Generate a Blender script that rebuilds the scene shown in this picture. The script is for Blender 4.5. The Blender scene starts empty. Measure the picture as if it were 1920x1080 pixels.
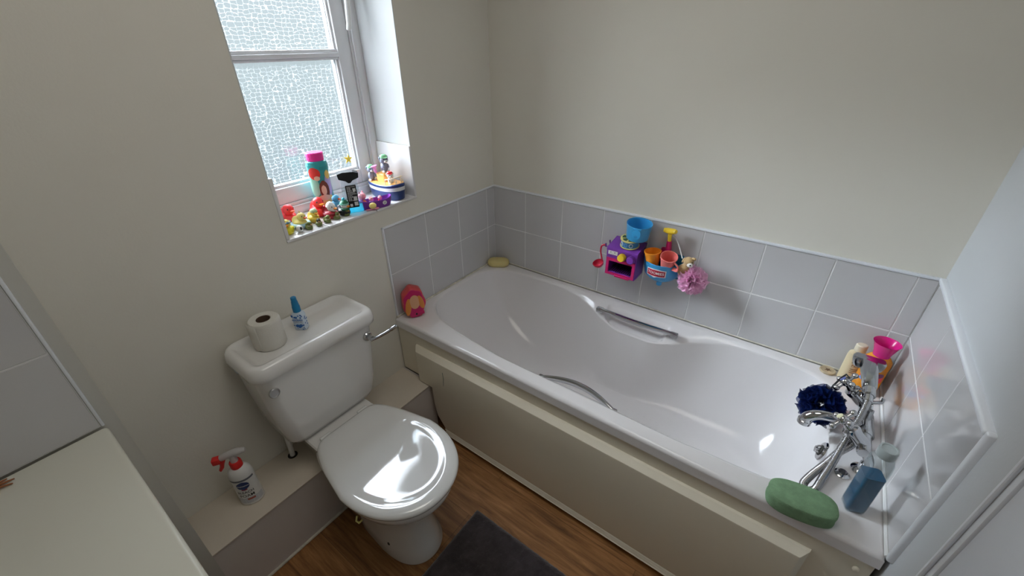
import bpy, bmesh, math, random
from mathutils import Vector, Matrix
random.seed(7)
PI = math.pi; R = math.radians
sc = bpy.context.scene
COL = sc.collection
H = .555                      # bath rim height above the floor

# ------------------------------------------------------------------ camera
cam_d = bpy.data.cameras.new('camera'); cam = bpy.data.objects.new('camera', cam_d); COL.objects.link(cam)
cam_d.sensor_width = 36; cam_d.lens = 789.096/1920*36; cam_d.clip_start = .02
rx = Vector((0.80615543, 0.59161941, -0.00999538))
ry = Vector((0.29071867, -0.4107405, -0.86416138))
rz = Vector((-0.51536015, 0.69374254, -0.50311549))
m = Matrix((rx, -ry, -rz)).transposed().to_4x4()
m.translation = Vector((1.32270809, -1.62522889, 1.03013914+H))
cam.matrix_world = m
sc.camera = cam

# ------------------------------------------------------------------ colour management, sky, lamps
sc.view_settings.view_transform = 'Standard'; sc.view_settings.look = 'None'
sc.view_settings.gamma = 1; sc.view_settings.use_curve_mapping = False
sc.view_settings.exposure = 0.16
SKY = 3.6
w = bpy.data.worlds.new('world'); sc.world = w; w.use_nodes = True
nt = w.node_tree; nt.nodes.clear()
tc = nt.nodes.new('ShaderNodeTexCoord'); sx = nt.nodes.new('ShaderNodeSeparateXYZ')
mr = nt.nodes.new('ShaderNodeMapRange'); mr.inputs[1].default_value = -1; mr.inputs[2].default_value = 1
cr = nt.nodes.new('ShaderNodeValToRGB'); bg = nt.nodes.new('ShaderNodeBackground'); out = nt.nodes.new('ShaderNodeOutputWorld')
nt.links.new(tc.outputs['Generated'], sx.inputs[0]); nt.links.new(sx.outputs[2], mr.inputs[0])
nt.links.new(mr.outputs[0], cr.inputs[0]); nt.links.new(cr.outputs[0], bg.inputs[0]); nt.links.new(bg.outputs[0], out.inputs[0])
e = cr.color_ramp.elements
e[0].position = 0.0; e[0].color = (.075, .10, .11, 1)
e[1].position = 1.0; e[1].color = (2.9, 3.15, 3.55, 1)
for p, c in ((.36, (.08, .105, .12, 1)), (.44, (.115, .14, .15, 1)), (.5, (.14, .165, .175, 1)), (.56, (.15, .175, .19, 1)), (.61, (.30, .34, .36, 1)), (.67, (.8, .88, .96, 1)), (.74, (2.3, 2.5, 2.8, 1))):
    n = e.new(p); n.color = c
bg.inputs[1].default_value = SKY

def sun(name, strength, angle, direction, col=(1, 1, 1)):
    d = bpy.data.lights.new(name, 'SUN'); d.energy = strength; d.angle = R(angle); d.color = col
    o = bpy.data.objects.new(name, d); COL.objects.link(o)
    o.rotation_euler = Vector(direction).to_track_quat('-Z', 'Y').to_euler(); o.location = (-3, -1, 4)
    return o
sun('bright_sky_sun', 13.0, 26, (1.0, .33, -.52), (.82, .90, 1.0))
sun('back_wall_fill_sun', 1.9, 40, (1.0, .55, -.06), (.95, .98, 1.0))  # extra fill sun, added only to brighten the upper back wall
ld = bpy.data.lights.new('ceiling_fill_light', 'AREA'); ld.shape = 'DISK'; ld.size = .9; ld.energy = 4.7; ld.color = (1, .95, .87)  # soft fill added under the ceiling out of view, no fitting behind it
lo = bpy.data.objects.new('ceiling_fill_light', ld); COL.objects.link(lo); lo.location = (.95, -1.15, H+1.80)

pd_ = bpy.data.lights.new('window_daylight_portal', 'AREA'); pd_.shape = 'RECTANGLE'; pd_.size = .56; pd_.size_y = 1.02; pd_.cycles.is_portal = True
po = bpy.data.objects.new('window_daylight_portal', pd_); COL.objects.link(po); po.location = (-.305, -.776, H+.99); po.rotation_euler = (0, R(-90), 0)
po.rotation_euler = Vector((1, 0, 0)).to_track_quat('-Z', 'Z').to_euler()

# ------------------------------------------------------------------ materials
def setin(b, name, v):
    if name in b.inputs: b.inputs[name].default_value = v
MATS = {}
def mat(name, col, rough=.4, metal=0, spec=.5, trans=0, ior=1.45, coat=0, bump=0, bscale=80, var=0, vscale=6, sheen=0, sss=0, alpha=1):
    if name in MATS: return MATS[name]
    m = bpy.data.materials.new(name); m.use_nodes = True; t = m.node_tree
    b = t.nodes['Principled BSDF']
    c = (*col, 1); setin(b, 'Base Color', c); setin(b, 'Roughness', rough); setin(b, 'Metallic', metal)
    setin(b, 'Specular IOR Level', spec); setin(b, 'Transmission Weight', trans); setin(b, 'IOR', ior)
    setin(b, 'Coat Weight', coat); setin(b, 'Coat Roughness', .03); setin(b, 'Sheen Weight', sheen); setin(b, 'Alpha', alpha)
    if sss: setin(b, 'Subsurface Weight', sss); setin(b, 'Subsurface Scale', .01)
    co = t.nodes.new('ShaderNodeTexCoord')
    if var:
        n = t.nodes.new('ShaderNodeTexNoise'); n.inputs['Scale'].default_value = vscale; n.inputs['Detail'].default_value = 5
        r = t.nodes.new('ShaderNodeValToRGB'); t.links.new(co.outputs['Object'], n.inputs['Vector'])
        r.color_ramp.elements[0].position = .3; r.color_ramp.elements[1].position = .7
        r.color_ramp.elements[0].color = (*[x*(1-var) for x in col], 1); r.color_ramp.elements[1].color = (*[min(1, x*(1+var)) for x in col], 1)
        t.links.new(n.outputs['Fac'], r.inputs[0]); t.links.new(r.outputs[0], b.inputs['Base Color'])
    if bump:
        n = t.nodes.new('ShaderNodeTexNoise'); n.inputs['Scale'].default_value = bscale; n.inputs['Detail'].default_value = 4
        bp = t.nodes.new('ShaderNodeBump'); bp.inputs['Strength'].default_value = bump; bp.inputs['Distance'].default_value = .002
        t.links.new(co.outputs['Object'], n.inputs['Vector']); t.links.new(n.outputs['Fac'], bp.inputs['Height']); t.links.new(bp.outputs[0], b.inputs['Normal'])
    MATS[name] = m
    return m
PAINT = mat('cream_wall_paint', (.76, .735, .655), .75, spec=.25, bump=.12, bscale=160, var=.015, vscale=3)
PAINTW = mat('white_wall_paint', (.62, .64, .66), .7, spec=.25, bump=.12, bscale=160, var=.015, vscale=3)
GLOSSW = mat('white_gloss_paint', (.84, .87, .92), .28, spec=.5, bump=.05, bscale=40)
REVEAL = mat('white_reveal_paint', (.64, .66, .66), .5, spec=.3)
UPVC = mat('white_window_plastic', (.72, .72, .73), .3)
TILE = mat('white_glazed_tile', (.58, .575, .58), .10, spec=.55, coat=.35, bump=.02, bscale=14, var=.012, vscale=4)
GROUT = mat('white_grout', (.80, .80, .79), .8)
SEAL = mat('yellowed_sealant', (.62, .59, .50), .6, var=.25, vscale=25)
ACRYL = mat('white_bath_acrylic', (.82, .80, .80), .13, spec=.5, coat=.3)
PANEL = mat('cream_panel_plastic', (.80, .74, .60), .28, spec=.5, coat=.15)
CERAM = mat('white_toilet_ceramic', (.80, .79, .77), .12, spec=.6, coat=.5)
SEAT = mat('white_toilet_seat_plastic', (.80, .81, .80), .05, spec=.8, coat=1.0)
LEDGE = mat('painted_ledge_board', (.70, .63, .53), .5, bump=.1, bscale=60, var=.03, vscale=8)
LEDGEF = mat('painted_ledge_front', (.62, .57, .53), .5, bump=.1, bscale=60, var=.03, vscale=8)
NIB = mat('pipe_boxing_paint', (.55, .54, .49), .7, bump=.1)
WORKTOP = mat('cream_worktop_laminate', (.74, .74, .65), .3, spec=.5, bump=.03, bscale=60)
CHROME = mat('chrome', (.56, .57, .59), .07, metal=1)
STEEL = mat('brushed_steel', (.45, .45, .46), .3, metal=1)
DARK = mat('dark_gap', (.03, .028, .025), .8)
RED = mat('red_plastic', (.75, .03, .03), .35)
REDT = mat('red_rubber', (.85, .045, .05), .35, sss=.3)
WHITE = mat('white_plastic', (.78, .78, .76), .3)
BLACK = mat('black_plastic', (.012, .012, .014), .35)
YELLOW = mat('yellow_plastic', (.85, .58, .03), .35)
DUCKY = mat('duck_yellow_rubber', (.82, .62, .10), .38, sss=.15)
DUCKP = mat('pale_yellow_rubber', (.85, .72, .25), .38, sss=.15)
ORANGE = mat('orange_plastic', (.88, .30, .02), .35)
BLUE = mat('sky_blue_plastic', (.045, .34, .66), .3)
BLUED = mat('teal_blue_plastic', (.02, .17, .28), .35)
PURPLE = mat('purple_plastic', (.16, .035, .30), .35)
MAGENTA = mat('magenta_plastic', (.55, .015, .14), .35)
PINK = mat('hot_pink_plastic', (.88, .035, .32), .3)
CORAL = mat('coral_pink_plastic', (.80, .20, .18), .35)
GREENO = mat('olive_green_rubber', (.16, .19, .05), .45, var=.35, vscale=90)
PAPER = mat('toilet_paper', (.72, .70, .64), .95, spec=.1, bump=.5, bscale=250)
CARD = mat('cardboard_core', (.12, .075, .05), .9)
SOAP = mat('yellow_soap', (.72, .60, .26), .45, sss=.2)

def wood_floor():
    m = bpy.data.materials.new('oak_floor_boards'); m.use_nodes = True; t = m.node_tree; b = t.nodes['Principled BSDF']
    co = t.nodes.new('ShaderNodeTexCoord')
    mp = t.nodes.new('ShaderNodeMapping'); mp.inputs['Scale'].default_value = (1.3, 14, 1)
    n = t.nodes.new('ShaderNodeTexNoise'); n.inputs['Scale'].default_value = 3.2; n.inputs['Detail'].default_value = 9; n.inputs['Roughness'].default_value = .65; n.inputs['Distortion'].default_value = .5
    r = t.nodes.new('ShaderNodeValToRGB'); r.color_ramp.elements[0].position = .28; r.color_ramp.elements[1].position = .72
    r.color_ramp.elements[0].color = (.095, .038, .012, 1); r.color_ramp.elements[1].color = (.50, .25, .090, 1)
    k = r.color_ramp.elements.new(.5); k.color = (.29, .132, .042, 1)
    br = t.nodes.new('ShaderNodeTexBrick'); br.inputs['Scale'].default_value = 1; br.inputs['Brick Width'].default_value = 1.2; br.inputs['Row Height'].default_value = .19
    br.inputs['Mortar Size'].default_value = .0012; br.inputs['Color1'].default_value = (.85, .85, .85, 1); br.inputs['Color2'].default_value = (1.1, 1.1, 1.1, 1); br.inputs['Mortar'].default_value = (.55, .55, .55, 1)
    mx = t.nodes.new('ShaderNodeMixRGB'); mx.blend_type = 'MULTIPLY'; mx.inputs[0].default_value = 1
    t.links.new(co.outputs['Object'], mp.inputs[0]); t.links.new(mp.outputs[0], n.inputs['Vector']); t.links.new(n.outputs['Fac'], r.inputs[0])
    t.links.new(co.outputs['Object'], br.inputs['Vector']); t.links.new(r.outputs[0], mx.inputs[1]); t.links.new(br.outputs['Color'], mx.inputs[2])
    t.links.new(mx.outputs[0], b.inputs['Base Color']); setin(b, 'Roughness', .42)
    bp = t.nodes.new('ShaderNodeBump'); bp.inputs['Strength'].default_value = .15; t.links.new(n.outputs['Fac'], bp.inputs['Height']); t.links.new(bp.outputs[0], b.inputs['Normal'])
    return m
FLOORM = wood_floor()

def obscured_glass(name, scale, ridge, rot):
    m = bpy.data.materials.new(name); m.use_nodes = True; t = m.node_tree; t.nodes.clear(); L = t.links.new
    N = lambda k: t.nodes.new(k)
    co = N('ShaderNodeTexCoord'); mp = N('ShaderNodeMapping'); mp.inputs['Rotation'].default_value = (rot, 0, 0); mp.inputs['Scale'].default_value = (1, 1.0, 1.55)
    nz = N('ShaderNodeTexNoise'); nz.inputs['Scale'].default_value = 45; nz.inputs['Detail'].default_value = 2
    ad = N('ShaderNodeMixRGB'); ad.blend_type = 'ADD'; ad.inputs[0].default_value = .014
    L(co.outputs['Object'], mp.inputs[0]); L(co.outputs['Object'], nz.inputs['Vector'])
    L(mp.outputs[0], ad.inputs[1]); L(nz.outputs['Color'], ad.inputs[2])
    def vor(feat):
        v = N('ShaderNodeTexVoronoi'); v.distance = 'CHEBYCHEV'; v.feature = feat; v.inputs['Scale'].default_value = scale; v.inputs['Randomness'].default_value = .60
        L(ad.outputs[0], v.inputs['Vector']); return v
    v1, v2 = vor('F1'), vor('F2')
    su = N('ShaderNodeMath'); su.operation = 'SUBTRACT'; L(v2.outputs['Distance'], su.inputs[0]); L(v1.outputs['Distance'], su.inputs[1])
    rr = N('ShaderNodeMapRange'); rr.interpolation_type = 'SMOOTHSTEP'; rr.inputs[1].default_value = 0.0; rr.inputs[2].default_value = .115; rr.inputs[3].default_value = 1; rr.inputs[4].default_value = 0
    L(su.outputs[0], rr.inputs[0])
    bp = N('ShaderNodeBump'); bp.inputs['Strength'].default_value = ridge; bp.inputs['Distance'].default_value = .006; L(rr.outputs[0], bp.inputs['Height'])
    tr = N('ShaderNodeBsdfTransparent'); tr.inputs[0].default_value = (.93, .97, .97, 1)
    rf = N('ShaderNodeBsdfRefraction'); rf.inputs['IOR'].default_value = 1.35; rf.inputs['Roughness'].default_value = .05; L(bp.outputs[0], rf.inputs['Normal'])
    tl = N('ShaderNodeBsdfTranslucent'); tl.inputs[0].default_value = (.95, 1, 1, 1); L(bp.outputs[0], tl.inputs['Normal'])
    gl = N('ShaderNodeBsdfGlossy'); gl.inputs['Roughness'].default_value = .08; L(bp.outputs[0], gl.inputs['Normal'])
    m1 = N('ShaderNodeMixShader'); m1.inputs[0].default_value = .5; L(tr.outputs[0], m1.inputs[1]); L(rf.outputs[0], m1.inputs[2])
    m2 = N('ShaderNodeMixShader'); L(m1.outputs[0], m2.inputs[1]); L(tl.outputs[0], m2.inputs[2])
    k = N('ShaderNodeMapRange'); k.inputs[3].default_value = .012; k.inputs[4].default_value = .15; L(rr.outputs[0], k.inputs[0]); L(k.outputs[0], m2.inputs[0])
    m3 = N('ShaderNodeMixShader'); m3.inputs[0].default_value = .05; L(m2.outputs[0], m3.inputs[1]); L(gl.outputs[0], m3.inputs[2])
    o = N('ShaderNodeOutputMaterial'); L(m3.outputs[0], o.inputs[0])
    return m
GLASS_A = obscured_glass('obscured_glass_lower', 56, .42, 0)
GLASS_B = obscured_glass('obscured_glass_upper', 56, .72, 0)

def clear(name, tint, diff=.1, rough=.08, through=None, glow=False):
    """thin clear plastic or liquid: see-through tint, a little body colour and a glossy skin"""
    m = bpy.data.materials.new(name); m.use_nodes = True; t = m.node_tree; t.nodes.clear(); N = t.nodes.new; L = t.links.new
    tr = N('ShaderNodeBsdfTransparent'); tr.inputs[0].default_value = (*(through or tint), 1)
    df = N('ShaderNodeBsdfTranslucent' if glow else 'ShaderNodeBsdfDiffuse'); df.inputs[0].default_value = (*tint, 1)
    gl = N('ShaderNodeBsdfGlossy'); gl.inputs['Roughness'].default_value = rough
    fr = N('ShaderNodeFresnel'); fr.inputs[0].default_value = 1.45
    a = N('ShaderNodeMixShader'); a.inputs[0].default_value = diff; L(tr.outputs[0], a.inputs[1]); L(df.outputs[0], a.inputs[2])
    b = N('ShaderNodeMixShader'); gm = N('ShaderNodeNewGeometry'); sb = N('ShaderNodeMath'); sb.operation = 'SUBTRACT'; sb.inputs[0].default_value = 1; L(gm.outputs['Backfacing'], sb.inputs[1])
    ml = N('ShaderNodeMath'); ml.operation = 'MULTIPLY'; L(fr.outputs[0], ml.inputs[0]); L(sb.outputs[0], ml.inputs[1]); L(ml.outputs[0], b.inputs[0]); L(a.outputs[0], b.inputs[1]); L(gl.outputs[0], b.inputs[2])
    o = N('ShaderNodeOutputMaterial'); L(b.outputs[0], o.inputs[0])
    MATS[name] = m; return m
CLEARP = clear('clear_plastic', (.55, .62, .64), .08, through=(.90, .94, .95))
BLUELQ = clear('deep_blue_liquid', (.0, .085, .19), .92, through=(.01, .25, .50))
CYANLQ = clear('cyan_liquid', (.10, .85, 1.0), .65, through=(.35, .88, .96), glow=True)
PINKNET = clear('pale_pink_mesh', (.86, .46, .66), .80, .7)
NAVYNET = clear('navy_mesh', (.012, .028, .13), .85, .6)

# ------------------------------------------------------------------ object helpers
def tag(o, label=None, cat=None, group=None, kind=None):
    if label: o['label'] = label
    if cat: o['category'] = cat
    if group: o['group'] = group
    if kind: o['kind'] = kind
    return o
def empty(name, loc, rz=0, rot=None, scale=1):
    o = bpy.data.objects.new(name, None); COL.objects.link(o); o.empty_display_size = .02
    o.location = loc; o.rotation_euler = rot if rot else (0, 0, rz); o.scale = (scale,)*3
    return o
def copy_tree(o, parent=None):
    c = o.copy(); COL.objects.link(c); c.parent = parent
    for ch in list(o.children): copy_tree(ch, c)
    return c
def W(x, y, z): return (x, y, z+H)

def rotz_to(v):
    return Vector(v).to_track_quat('Z', 'Y').to_matrix().to_4x4()

class MB:
    def __init__(s): s.bm = bmesh.new()
    def _new(s, fn):
        before = set(s.bm.verts); fn(); return [v for v in s.bm.verts if v not in before]
    def box(s, lo, hi, bev=0, seg=2, M=None):
        lo = Vector(lo); hi = Vector(hi)
        g = bmesh.ops.create_cube(s.bm, size=1); vs = g['verts']
        for v in vs: v.co = Vector([lo[i]+(hi[i]-lo[i])*(v.co[i]+.5) for i in range(3)])
        if bev:
            es = list({e for v in vs for e in v.link_edges})
            bb = bmesh.ops.bevel(s.bm, geom=es, offset=bev, segments=seg, profile=.5, affect='EDGES')
            vs = list({v for f in bb['faces'] for v in f.verts} | {v for v in vs if v.is_valid})
        if M is not None: bmesh.ops.transform(s.bm, matrix=M, verts=vs)
        return s
    def rings(s, rings, cap0=True, cap1=True, closed=True):
        bm = s.bm; prev = None; first = None
        for rg in rings:
            vs = [bm.verts.new(p) for p in rg]
            if prev:
                n = len(vs)
                for i in range(n if closed else n-1):
                    j = (i+1) % n
                    bm.faces.new((prev[i], prev[j], vs[j], vs[i]))
            else: first = vs
            prev = vs
        if cap0: bm.faces.new(list(reversed(first)))
        if cap1: bm.faces.new(prev)
        return s
    def lathe(s, prof, seg=32, M=None, c=(0, 0, 0), sx=1, sy=1, cap0=True, cap1=True, wob=None):
        M = M or Matrix.Translation(c)
        rg = []
        for r, z in prof:
            r = max(r, 1e-4)
            rg.append([M @ Vector((r*sx*math.cos(2*PI*i/seg)*(wob(i/seg) if wob else 1), r*sy*math.sin(2*PI*i/seg)*(wob(i/seg) if wob else 1), z)) for i in range(seg)])
        return s.rings(rg, cap0, cap1)
    def cyl(s, a, b, r, seg=20, bev=0, r2=None):
        a = Vector(a); b = Vector(b); L = (b-a).length; M = Matrix.Translation(a) @ rotz_to(b-a); r2 = r2 if r2 is not None else r
        pr = [(r-bev, 0), (r, bev), (r2, L-bev), (r2-bev, L)] if bev else [(r, 0), (r2, L)]
        return s.lathe(pr, seg, M)
    def tube(s, pts, r, seg=10, closed=False, flat=1):
        pts = [Vector(p) for p in pts]; n = len(pts); rg = []; up = None
        for i, p in enumerate(pts):
            a = pts[i-1] if (i > 0 or closed) else pts[0]; b = pts[(i+1) % n] if (i < n-1 or closed) else pts[-1]
            t = (b-a).normalized()
            if up is None: up = t.orthogonal().normalized()
            up = (up - t*up.dot(t)).normalized(); sd = t.cross(up)
            rr = r[i] if isinstance(r, (list, tuple)) else r
            rg.append([p+up*math.cos(2*PI*k/seg)*rr+sd*math.sin(2*PI*k/seg)*rr*flat for k in range(seg)])
        if closed: rg.append([v.copy() for v in rg[0]])
        return s.rings(rg, not closed, not closed)
    def ell(s, c, r, rot=None, u=20, v=14):
        if not isinstance(r, (tuple, list)): r = (r, r, r)
        M = Matrix.Translation(c)
        if rot: M = M @ (rot if isinstance(rot, Matrix) else Matrix.Rotation(rot, 4, 'Z'))
        M = M @ Matrix.Diagonal((*r, 1))
        bmesh.ops.create_uvsphere(s.bm, u_segments=u, v_segments=v, radius=1, matrix=M); return s
    def prism(s, out, z0, z1, M=None, bev=0):
        M = M or Matrix()
        if bev:
            cx = sum(p[0] for p in out)/len(out); cy = sum(p[1] for p in out)/len(out)
            mx = max(math.hypot(p[0]-cx, p[1]-cy) for p in out); k = 1-bev/mx
            sh = [(cx+(p[0]-cx)*k, cy+(p[1]-cy)*k) for p in out]
            seq = [(sh, z0), (out, z0+bev), (out, z1-bev), (sh, z1)]
        else: seq = [(out, z0), (out, z1)]
        return s.rings([[M @ Vector((x, y, z)) for x, y in o] for o, z in seq])
    def build(s, name, material, parent=None, loc=None, smooth=35, rot=None):
        bmesh.ops.recalc_face_normals(s.bm, faces=s.bm.faces)
        me = bpy.data.meshes.new(name); s.bm.to_mesh(me); s.bm.free()
        me.polygons.foreach_set('use_smooth', [True]*len(me.polygons))
        me.set_sharp_from_angle(angle=R(smooth))
        me.materials.append(material)
        o = bpy.data.objects.new(name, me); COL.objects.link(o)
        if parent is not None: o.parent = parent
        if loc is not None: o.location = loc
        if rot is not None: o.rotation_euler = rot
        return o
def part(name, material, parent, **k):
    """one-shot: part('x', M, p, box=(lo,hi,bev))"""
    m = MB()
    for key, a in k.items():
        if key in ('smooth',): continue
        f = getattr(m, key)
        if isinstance(a, list):
            for q in a: f(*q)
        else: f(*a)
    return m.build(name, material, parent, smooth=k.get('smooth', 35))
def text(body, size, material, parent, M, name='lettering', radius=None, depth=.0004, sx=1, bold=0.0, align='CENTER', loc=None):
    """writing; lies in local XY of M; with radius it is wrapped round a vertical cylinder whose axis is M's z... (x -> angle, y -> height)"""
    cu = bpy.data.curves.new(name, 'FONT'); cu.body = body; cu.size = size; cu.align_x = align; cu.align_y = 'CENTER'
    cu.extrude = depth if radius is None else 0; cu.offset = bold; cu.resolution_u = 3
    tmp = bpy.data.objects.new(name, cu); COL.objects.link(tmp)
    dg = bpy.context.evaluated_depsgraph_get(); dg.update()
    me = bpy.data.meshes.new_from_object(tmp.evaluated_get(dg)); bpy.data.objects.remove(tmp)
    me.materials.clear(); me.materials.append(material); me.name = name
    for v in me.vertices:
        x, y, z = v.co; x *= sx
        if radius: v.co = M @ Vector((radius*math.sin(x/radius), -radius*math.cos(x/radius), y))
        else: v.co = M @ Vector((x, y, z))
    o = bpy.data.objects.new(name, me); COL.objects.link(o); o.parent = parent
    if loc: o.location = loc
    return o
def patch(name, material, parent, r, a0, a1, z0, z1, taper=0, n=12, wob=0):
    """a printed label patch wrapped on a vertical cylinder (angles measured from -Y, clockwise seen from above)"""
    m = MB(); rg = []
    for j in range(7):
        t = j/6; z = z0+(z1-z0)*t; rr = r
        k = (1-abs(2*t-1)**3*wob)
        rg.append([Vector((rr*math.sin(am), -rr*math.cos(am), z)) for am in [((a0+a1)/2+(a1-a0)/2*k*(2*i/n-1)) for i in range(n+1)]])
    m.rings(rg, False, False, closed=False)
    return m.build(name, material, parent)
def rrect(x0, y0, x1, y1, r, n=6):
    o = []
    for cx, cy, a in ((x1-r, y1-r, 0), (x0+r, y1-r, 90), (x0+r, y0+r, 180), (x1-r, y0+r, 270)):
        for i in range(n+1):
            t = R(a+90*i/n); o.append((cx+r*math.cos(t), cy+r*math.sin(t)))
    return o
def arc(c, r, a0, a1, n, f):
    return [f(c, r, R(a0+(a1-a0)*i/n)) for i in range(n+1)]
def bez(p, n=24):
    """smooth curve through points (Catmull-Rom)"""
    P = [Vector(q) for q in p]; P = [P[0]*2-P[1]]+P+[P[-1]*2-P[-2]]; o = []
    for i in range(1, len(P)-2):
        for k in range(n):
            t = k/n; a, b, c, d = P[i-1:i+3]
            o.append(.5*((2*b)+(c-a)*t+(2*a-5*b+4*c-d)*t*t+(3*b-a-3*c+d)*t**3))
    o.append(P[-2]); return o

# ================================================================== THE ROOM
ZC = 1.85; YF = -2.45; XR = 1.70
def struct(name, mb, material, parent=None, label=None):
    o = mb.build(name, material, parent)
    if parent is None: tag(o, label, 'wall' if name.startswith('wall') else name.split('_')[0], kind='structure')
    return o
fl = struct('floor', MB().box(W(-.3, YF-.1, -H-.1), W(XR+.1, .1, -H)), FLOORM, label='brown oak-look board floor')
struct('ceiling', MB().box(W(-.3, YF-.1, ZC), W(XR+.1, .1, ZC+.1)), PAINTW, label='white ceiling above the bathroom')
wb = struct('wall_back', MB().box(W(-.3, 0.008, -H), W(XR+.1, .12, ZC)), PAINT, label='long cream painted wall along the bath')
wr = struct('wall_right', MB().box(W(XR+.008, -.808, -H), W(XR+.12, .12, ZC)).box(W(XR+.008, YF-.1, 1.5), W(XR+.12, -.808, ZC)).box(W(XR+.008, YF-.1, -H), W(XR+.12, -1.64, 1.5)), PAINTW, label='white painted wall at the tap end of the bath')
struct('wall_front', MB().box(W(-.3, YF-.1, -H), W(XR+.1, YF, ZC)), PAINT, label='cream painted wall behind the viewer')
# window wall with its opening
WY0, WY1, WZ0, WZ1 = -1.055, -.498, .482, 1.50
mb = MB()
X0 = -.30
mb.box(W(X0, YF, -H), W(0, WY0, ZC)).box(W(X0, WY1, -H), W(0, .01, ZC)).box(W(X0, WY0, -H), W(0, WY1, WZ0)).box(W(X0, WY0, WZ1), W(0, WY1, ZC))
wl = struct('wall_left', mb, PAINT, label='cream painted wall with the window')
# painted reveal linings + tiled band and sill
mb = MB()
mb.box(W(-.2, WY1-.002, .69), W(.0005, WY1+.001, WZ1)).box(W(-.2, WY0-.001, .69), W(.0005, WY0+.002, WZ1)).box(W(-.2, WY0, WZ1-.002), W(.0005, WY1, WZ1+.001))
mb.build('reveal_lining', REVEAL, wl)
mb = MB()
mb.box(W(-.2, WY1-.010, .49), W(.003, WY1+.0, .688), .002).box(W(-.2, WY0+0, .49), W(.003, WY0+.012, .688), .002)
for y0, y1 in ((WY0, -.905), (-.903, -.703), (-.701, WY1)):
    mb.box(W(-.2, y0, .481), W(.004, y1, .49), .002)
mb.build('sill_tiles', mat('white_sill_tile', (.78, .77, .77), .15, coat=.4), wl)

# splashback tiles: pitch .2068, two rows of .2045
P = .2068; G = .0034; TZ = (0.0, .2052, .4076)
def tiles(axis, spans, th, face, name, parent, zs=TZ, edge=None):
    mb = MB()
    for (a, b) in spans:
        for z0, z1 in zip(zs[:-1], zs[1:]):
            if axis == 'x': mb.box(W(a+G/2, face, z0+G/2), W(b-G/2, face+th, z1-G/2), .0012, 1)
            else: mb.box(W(face, a+G/2, z0+G/2), W(face+th, b-G/2, z1-G/2), .0012, 1)
    t = mb.build(name, TILE, parent)
    mb = MB(); a = spans[0][0]; b = spans[-1][1]
    if axis == 'x': mb.box(W(a, face+.0012 if th > 0 else face, zs[0]-.004), W(b, face+.008, zs[-1]))
    elif face > 1: mb.box(W(face+.0012, a, zs[0]-.004), W(face+.008, b, zs[-1]))
    else: mb.box(W(face+.0002, a, zs[0]-.004), W(face+th-.0012, b, zs[-1]))
    mb.build('grout', GROUT, t)
    return t
xs = [.0, .202]+[.202+P*i for i in range(1, 8)]+[1.70]
tb = tiles('x', list(zip(xs[:-1], xs[1:])), .008, .0, 'splashback_tiles', wb)
MB().box(W(0, -.004, TZ[-1]-.001), W(1.70, .010, TZ[-1]+.008), .003).build('tile_edge_trim', GLOSSW, wb)
MB().tube([W(0.004, -.001, .003), W(1.69, -.001, .003)], .0035, 8).build('sealant_bead', SEAL, wb)
ys = [-.697, -.484, -.258, 0.0]
tr_ = tiles('y', list(zip(ys[:-1], ys[1:])), .008, 1.70, 'splashback_tiles', wr)
mb = MB(); mb.box(W(1.692, -.703, TZ[-1]-.001), W(1.712, -.004, TZ[-1]+.013), .005, 3)
mb.box(W(1.695, -.712, .0), W(1.712, -.698, TZ[-1]+.013), .005, 3)
mb.build('tile_edge_trim', GLOSSW, wr)
MB().tube([W(1.698, -.70, .002), W(1.698, -.002, .002)], .005, 8).build('sealant_bead', GROUT, wr)
yl = [-.690, -.472, -.265, -.058, 0.0]
tl_ = tiles('y', list(zip(yl[:-1], yl[1:])), .008, 0.0, 'splashback_tiles', wl)
mb = MB(); mb.box(W(-.002, -.696, TZ[-1]), W(.011, 0, TZ[-1]+.006), .002)
mb.box(W(-.002, -.696, 0), W(.011, -.690, TZ[-1]+.006), .002)
mb.build('tile_edge_trim', GLOSSW, wl)
MB().tube([W(.010, -.70, .002), W(.010, -.004, .002)], .005, 8).build('sealant_bead', SEAL, wl)

# the projecting pipe boxing on the left, with tiles above the worktop
nb = MB().box(W(-.01, YF-.01, -H), W(.2, -1.612, ZC), .001)
nib = nb.build('trim_1', NIB, None); tag(nib, 'painted vertical boxing left of the toilet wall', 'wall', kind='structure')
mb = MB()
for a, b in ((-1.8445, -1.6425), (-2.051, -1.847), (-2.258, -2.053)):
    for z0, z1 in ((.312, .514), (.5165, .721), (.7235, .93), (.932, 1.138)):
        mb.box(W(.2, a+G/2, z0), W(.207, b-G/2, z1), .0012, 1)
tt = mb.build('splashback_tiles', TILE, nib)
MB().box(W(.1995, -2.258, .31), W(.2058, -1.643, 1.138)).build('grout', GROUT, tt)
MB().box(W(.195, -1.6425, .31), W(.210, -1.636, 1.138), .003).build('tile_edge_trim', GLOSSW, nib)
# low boxed ledge that carries the toilet's pipes
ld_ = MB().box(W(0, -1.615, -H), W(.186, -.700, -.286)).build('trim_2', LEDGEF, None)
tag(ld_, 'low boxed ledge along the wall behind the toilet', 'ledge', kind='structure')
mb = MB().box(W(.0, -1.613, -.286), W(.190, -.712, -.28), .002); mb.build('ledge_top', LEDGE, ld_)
MB().tube([W(.188, -1.61, -H+.004), W(.188, -.74, -H+.004)], .006, 8).build('sealant_bead', SEAL, ld_)
MB().cyl(W(.045, -1.278, -.2795), W(.045, -1.278, -.2785), .017).build('pipe_hole', DARK, ld_)

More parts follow.
